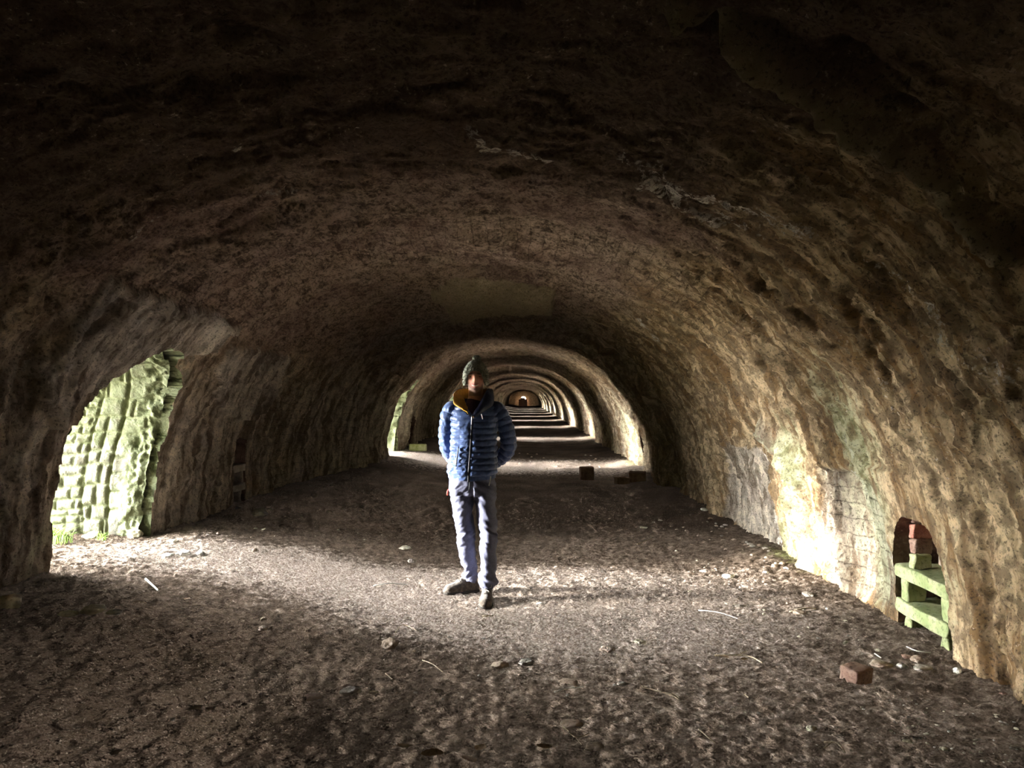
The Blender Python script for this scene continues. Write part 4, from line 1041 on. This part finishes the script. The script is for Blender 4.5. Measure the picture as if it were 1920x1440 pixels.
twig([(740, 1190), (755, 1178), (785, 1186)], .003, 'twig', 'thin twig arched above the rounded brown stone')
twig([(792, 1240), (812, 1252), (831, 1263)], .003, 'twig', 'thin slanting twig in the centre foreground')
twig([(723, 1265), (737, 1277)], .003, 'twig', 'short straw left of the centre foreground')
twig([(905, 1158), (925, 1157)], .006, 'twig', 'short brown stick in front of the boots')
twig([(1310, 1146), (1345, 1153), (1388, 1163)], .0035, 'twig_pale', 'long thin straw on the right floor')
twig([(1340, 1232), (1400, 1236), (1430, 1246)], .005, 'twig', 'brown stick on a dark patch of litter', [[(1380, 1235), (1400, 1226)]])
twig([(1395, 1303), (1405, 1312)], .003, 'twig', 'short twig right of the dark litter')
twig([(1310, 1370), (1325, 1388), (1342, 1397)], .003, 'twig', 'dim twig in the right foreground', [[(1318, 1378), (1300, 1392)]])
twig([(1545, 1395), (1570, 1402), (1585, 1415)], .004, 'twig', 'curled twig below the cream right foreground stone', [[(1560, 1399), (1545, 1410)]])
twig([(1700, 1215), (1722, 1228), (1745, 1226)], .004, 'twig_pale', 'pale straw leaning at the recess foot')
twig([(1640, 1228), (1652, 1236)], .004, 'twig_pale', 'short pale straw before the recess rubble')
twig([(975, 1332), (988, 1342)], .003, 'twig', 'short dim twig in the centre bottom')
twig([(1055, 1365), (1080, 1390), (1105, 1378)], .003, 'twig', 'forked dim twig at the bottom right of centre', [[(1080, 1390), (1090, 1402)]])
twig([(1195, 1022), (1225, 1010)], .006, 'twig', 'brown stick at the far edge of the bright floor')
twig([(1480, 1150), (1510, 1146), (1530, 1143)], .006, 'twig', 'brown stick close to the bare block wall')

def leaf(px, py, s, rz, label, seed):
    x, y, z = floor_at(px, py); u = np.linspace(-1, 1, 15); v = np.linspace(-1, 1, 9); U, W = np.meshgrid(u, v, indexing='ij')
    wd = .48 * np.sqrt(np.clip(1 - U ** 2, .01, 1)) * (1 + .28 * np.abs(np.sin(U * 7 + seed)))
    X = U * s; Yv = W * wd * s; Z = .06 * s * (W ** 2) + .05 * s * np.sin(U * 3 + seed) + .03 * s * noise3(U * 3, W * 3, seed) + .012
    V = np.stack([X, Yv, Z], -1).reshape(-1, 3); V2 = V - np.array([0, 0, .0015]); n = len(V); f = grid_faces(15, 9).tolist()
    stalk = tube([(s * .95, 0, .012), (s * 1.2, s * .05, .010), (s * 1.45, s * .02, .006)], [.0016] * 3, m=6, n=4, ref=(0, 0, 1))
    o = mesh_np('dead_leaf', *join((V, f), stalk), M['leaf']); o.location = (x, y, z + .002); o.rotation_euler = (.1, .1, rz)
    tag(o, label, 'leaf')
leaf(810, 1418, .05, .4, 'large curled dead leaf at the bottom centre', 1); leaf(880, 1430, .045, 2.2, 'dead leaf to the right of the large curled one', 2); leaf(900, 1408, .04, 1.2, 'dead leaf lying above the bottom pair', 3)
leaf(1020, 1405, .035, .2, 'small dead leaf beside the half-buried dim rock', 4); leaf(760, 1405, .04, 2.8, 'dead leaf left of the bottom centre pair', 5); leaf(1395, 1240, .03, .7, 'brown leaf in the dark litter on the right floor', 6)
leaf(1360, 1236, .03, 2.0, 'brown leaf at the left end of the dark litter', 7); leaf(260, 1130, .03, .5, 'small dark leaf near the pier shadow edge', 8); leaf(350, 1126, .03, 1.5, 'small dark leaf on bright floor near the doorway', 9)

def tuft(x, y, n, h, label, seed, spread=.14):
    r = np.random.RandomState(seed); parts = []
    for _ in range(n):
        a = r.uniform(0, 6.28); b = r.uniform(0, spread); hh = h * r.uniform(.5, 1.2); l = r.uniform(.3, 1.1) * hh
        bx, by = b * math.cos(a), b * math.sin(a) * .7; ta = r.uniform(0, 6.28)
        parts.append(tube([(bx, by, -.01), (bx + l * .2 * math.cos(ta), by + l * .2 * math.sin(ta), hh * .6), (bx + l * math.cos(ta), by + l * math.sin(ta), hh)], [.0045, .004, .001], [.0015, .0012, .0006], m=5, n=3, ref=(0, -1, .1), caps=False))
    o = mesh_np('grass_tuft', *join(*parts), M['grass']); o.location = (x, y, float(fz_fine(x, y)))
    tag(o, label, 'grass')
JY = DOORS[0] + .70
tuft(-4.05, JY - .34, 90, .13, 'bright green grass tuft at the foot of the block jamb', 1)
tuft(-3.70, JY - .22, 30, .07, 'short grass tuft at the corner of the block jamb', 2, .06)
tuft(-4.40, JY - .34, 50, .07, 'low weeds left of the tall grass tuft in the doorway', 3)
for k, (dx, dy, w, h, lab) in enumerate(((-4.22, -.12, .17, .07, 'rounded mossy stone at the block jamb foot, leftmost'), (-3.86, -.10, .16, .06, 'flat mossy stone at the block jamb foot'), (-3.50, -.05, .14, .09, 'rough pale stone at the inner corner of the block jamb'))):
    o = mesh_np('foot_stone', *rock_geo(w / 2, w / 2.6, h * .7, 500 + k, angular=.6), M['r_moss' if k < 2 else 'r_pale']); o.location = (dx, JY + dy, float(fz_fine(dx, JY + dy))); tag(o, lab, 'stone')

# ------------------------------------------------------------------ slotted brick grates set in the flue recesses
def grate(yc, x0, z0, s, label, full=True, hw=.30):
    """s: +1 right wall (faces -x), -1 left wall"""
    r = bpy.data.objects.new('flue_grate', None); COL.objects.link(r); r.location = (x0, yc, z0); r.rotation_euler = (0, 0, 0 if s > 0 else PI); tag(r, label, 'grate')
    W = 2 * hw
    def part(nm, cx, cy, cz, sx, sy, sz, mt, lab=None, seed=1, rot=0):
        o = mesh_np(nm, *box_geo(sx, sy, sz, .012, seed, .011), M[mt], r); o.location = (cx, cy, cz); o.rotation_euler = (rot, 0, 0)
        if lab: o['label'] = lab
    part('ledge', .12, .02, .345, .28, W + .02, .085, 'r_green' if full else 'r_grey', 'upper ledge slab, pale green and stained', 3, .0)
    part('ledge', .11, .02, .120, .26, W + .02, .085, 'r_green' if full else 'r_grey', 'lower ledge slab, bright algae green', 4, .0)
    part('post', .06, hw - .05, .20, .12, .085, .150, 'r_green' if full else 'r_grey', seed=5)
    part('post', .06, -hw + .06, .20, .12, .080, .150, 'r_green' if full else 'r_grey', seed=6)
    part('post', .07, hw - .08, -.03, .12, .085, .160, 'r_green' if full else 'r_grey', seed=7)
    part('post', .07, -hw + .10, -.03, .12, .085, .160, 'r_green' if full else 'r_grey', seed=8)
    if full:
        for k, (mt, lab) in enumerate((('r_moss', 'mossy lowest brick of the pillar'), ('r_brick', None), ('r_red', 'clean red brick of the pillar'), ('r_brick', None), ('r_grey', 'greyed top brick of the pillar'))):
            part('pillar_brick', .06 + .004 * (k % 2), .160 - .004 * (k % 2), .430 + k * .094, .115, .072, .0925, mt, lab, 20 + k)
        part('back_brick', .25, -.06, .43, .06, .17, .34, 'r_brown', 'soot-dark bricks behind the slot', 31)
        part('back_brick', .25, .19, .43, .06, .12, .34, 'r_brown', 'soot-dark bricks behind the slot', 32)
        part('back_brick', .25, .06, .205, .05, .30, .14, 'r_brown', 'soot-dark bricks behind the slot', 33)
        part('back_brick', .25, .06, -.05, .05, .22, .17, 'r_brown', 'soot-dark bricks behind the slot', 34)
grate(NICHES_R[0], 2.435, .02, 1, 'green slotted brick grate in the arched recess of the right wall')
grate(NICHES_L[0], -XL(NICHES_L[0]) + .02, .30, -1, 'dark slotted stone grate in the shaded left wall recess', False, .22)
# stub of masonry that half fills the far opening
o = mesh_np('rubble_infill', *join(box_geo(.76, .3, 1.50, .16, 2, .03, 6), box_geo(1.5, .3, 1.22, .05, 2, .03, 6)), M['r_brick']); o.location = (-.43, Y_END - .9, -.03); tag(o, 'dark reddish infill blocking most of the tiny far opening', 'rubble')
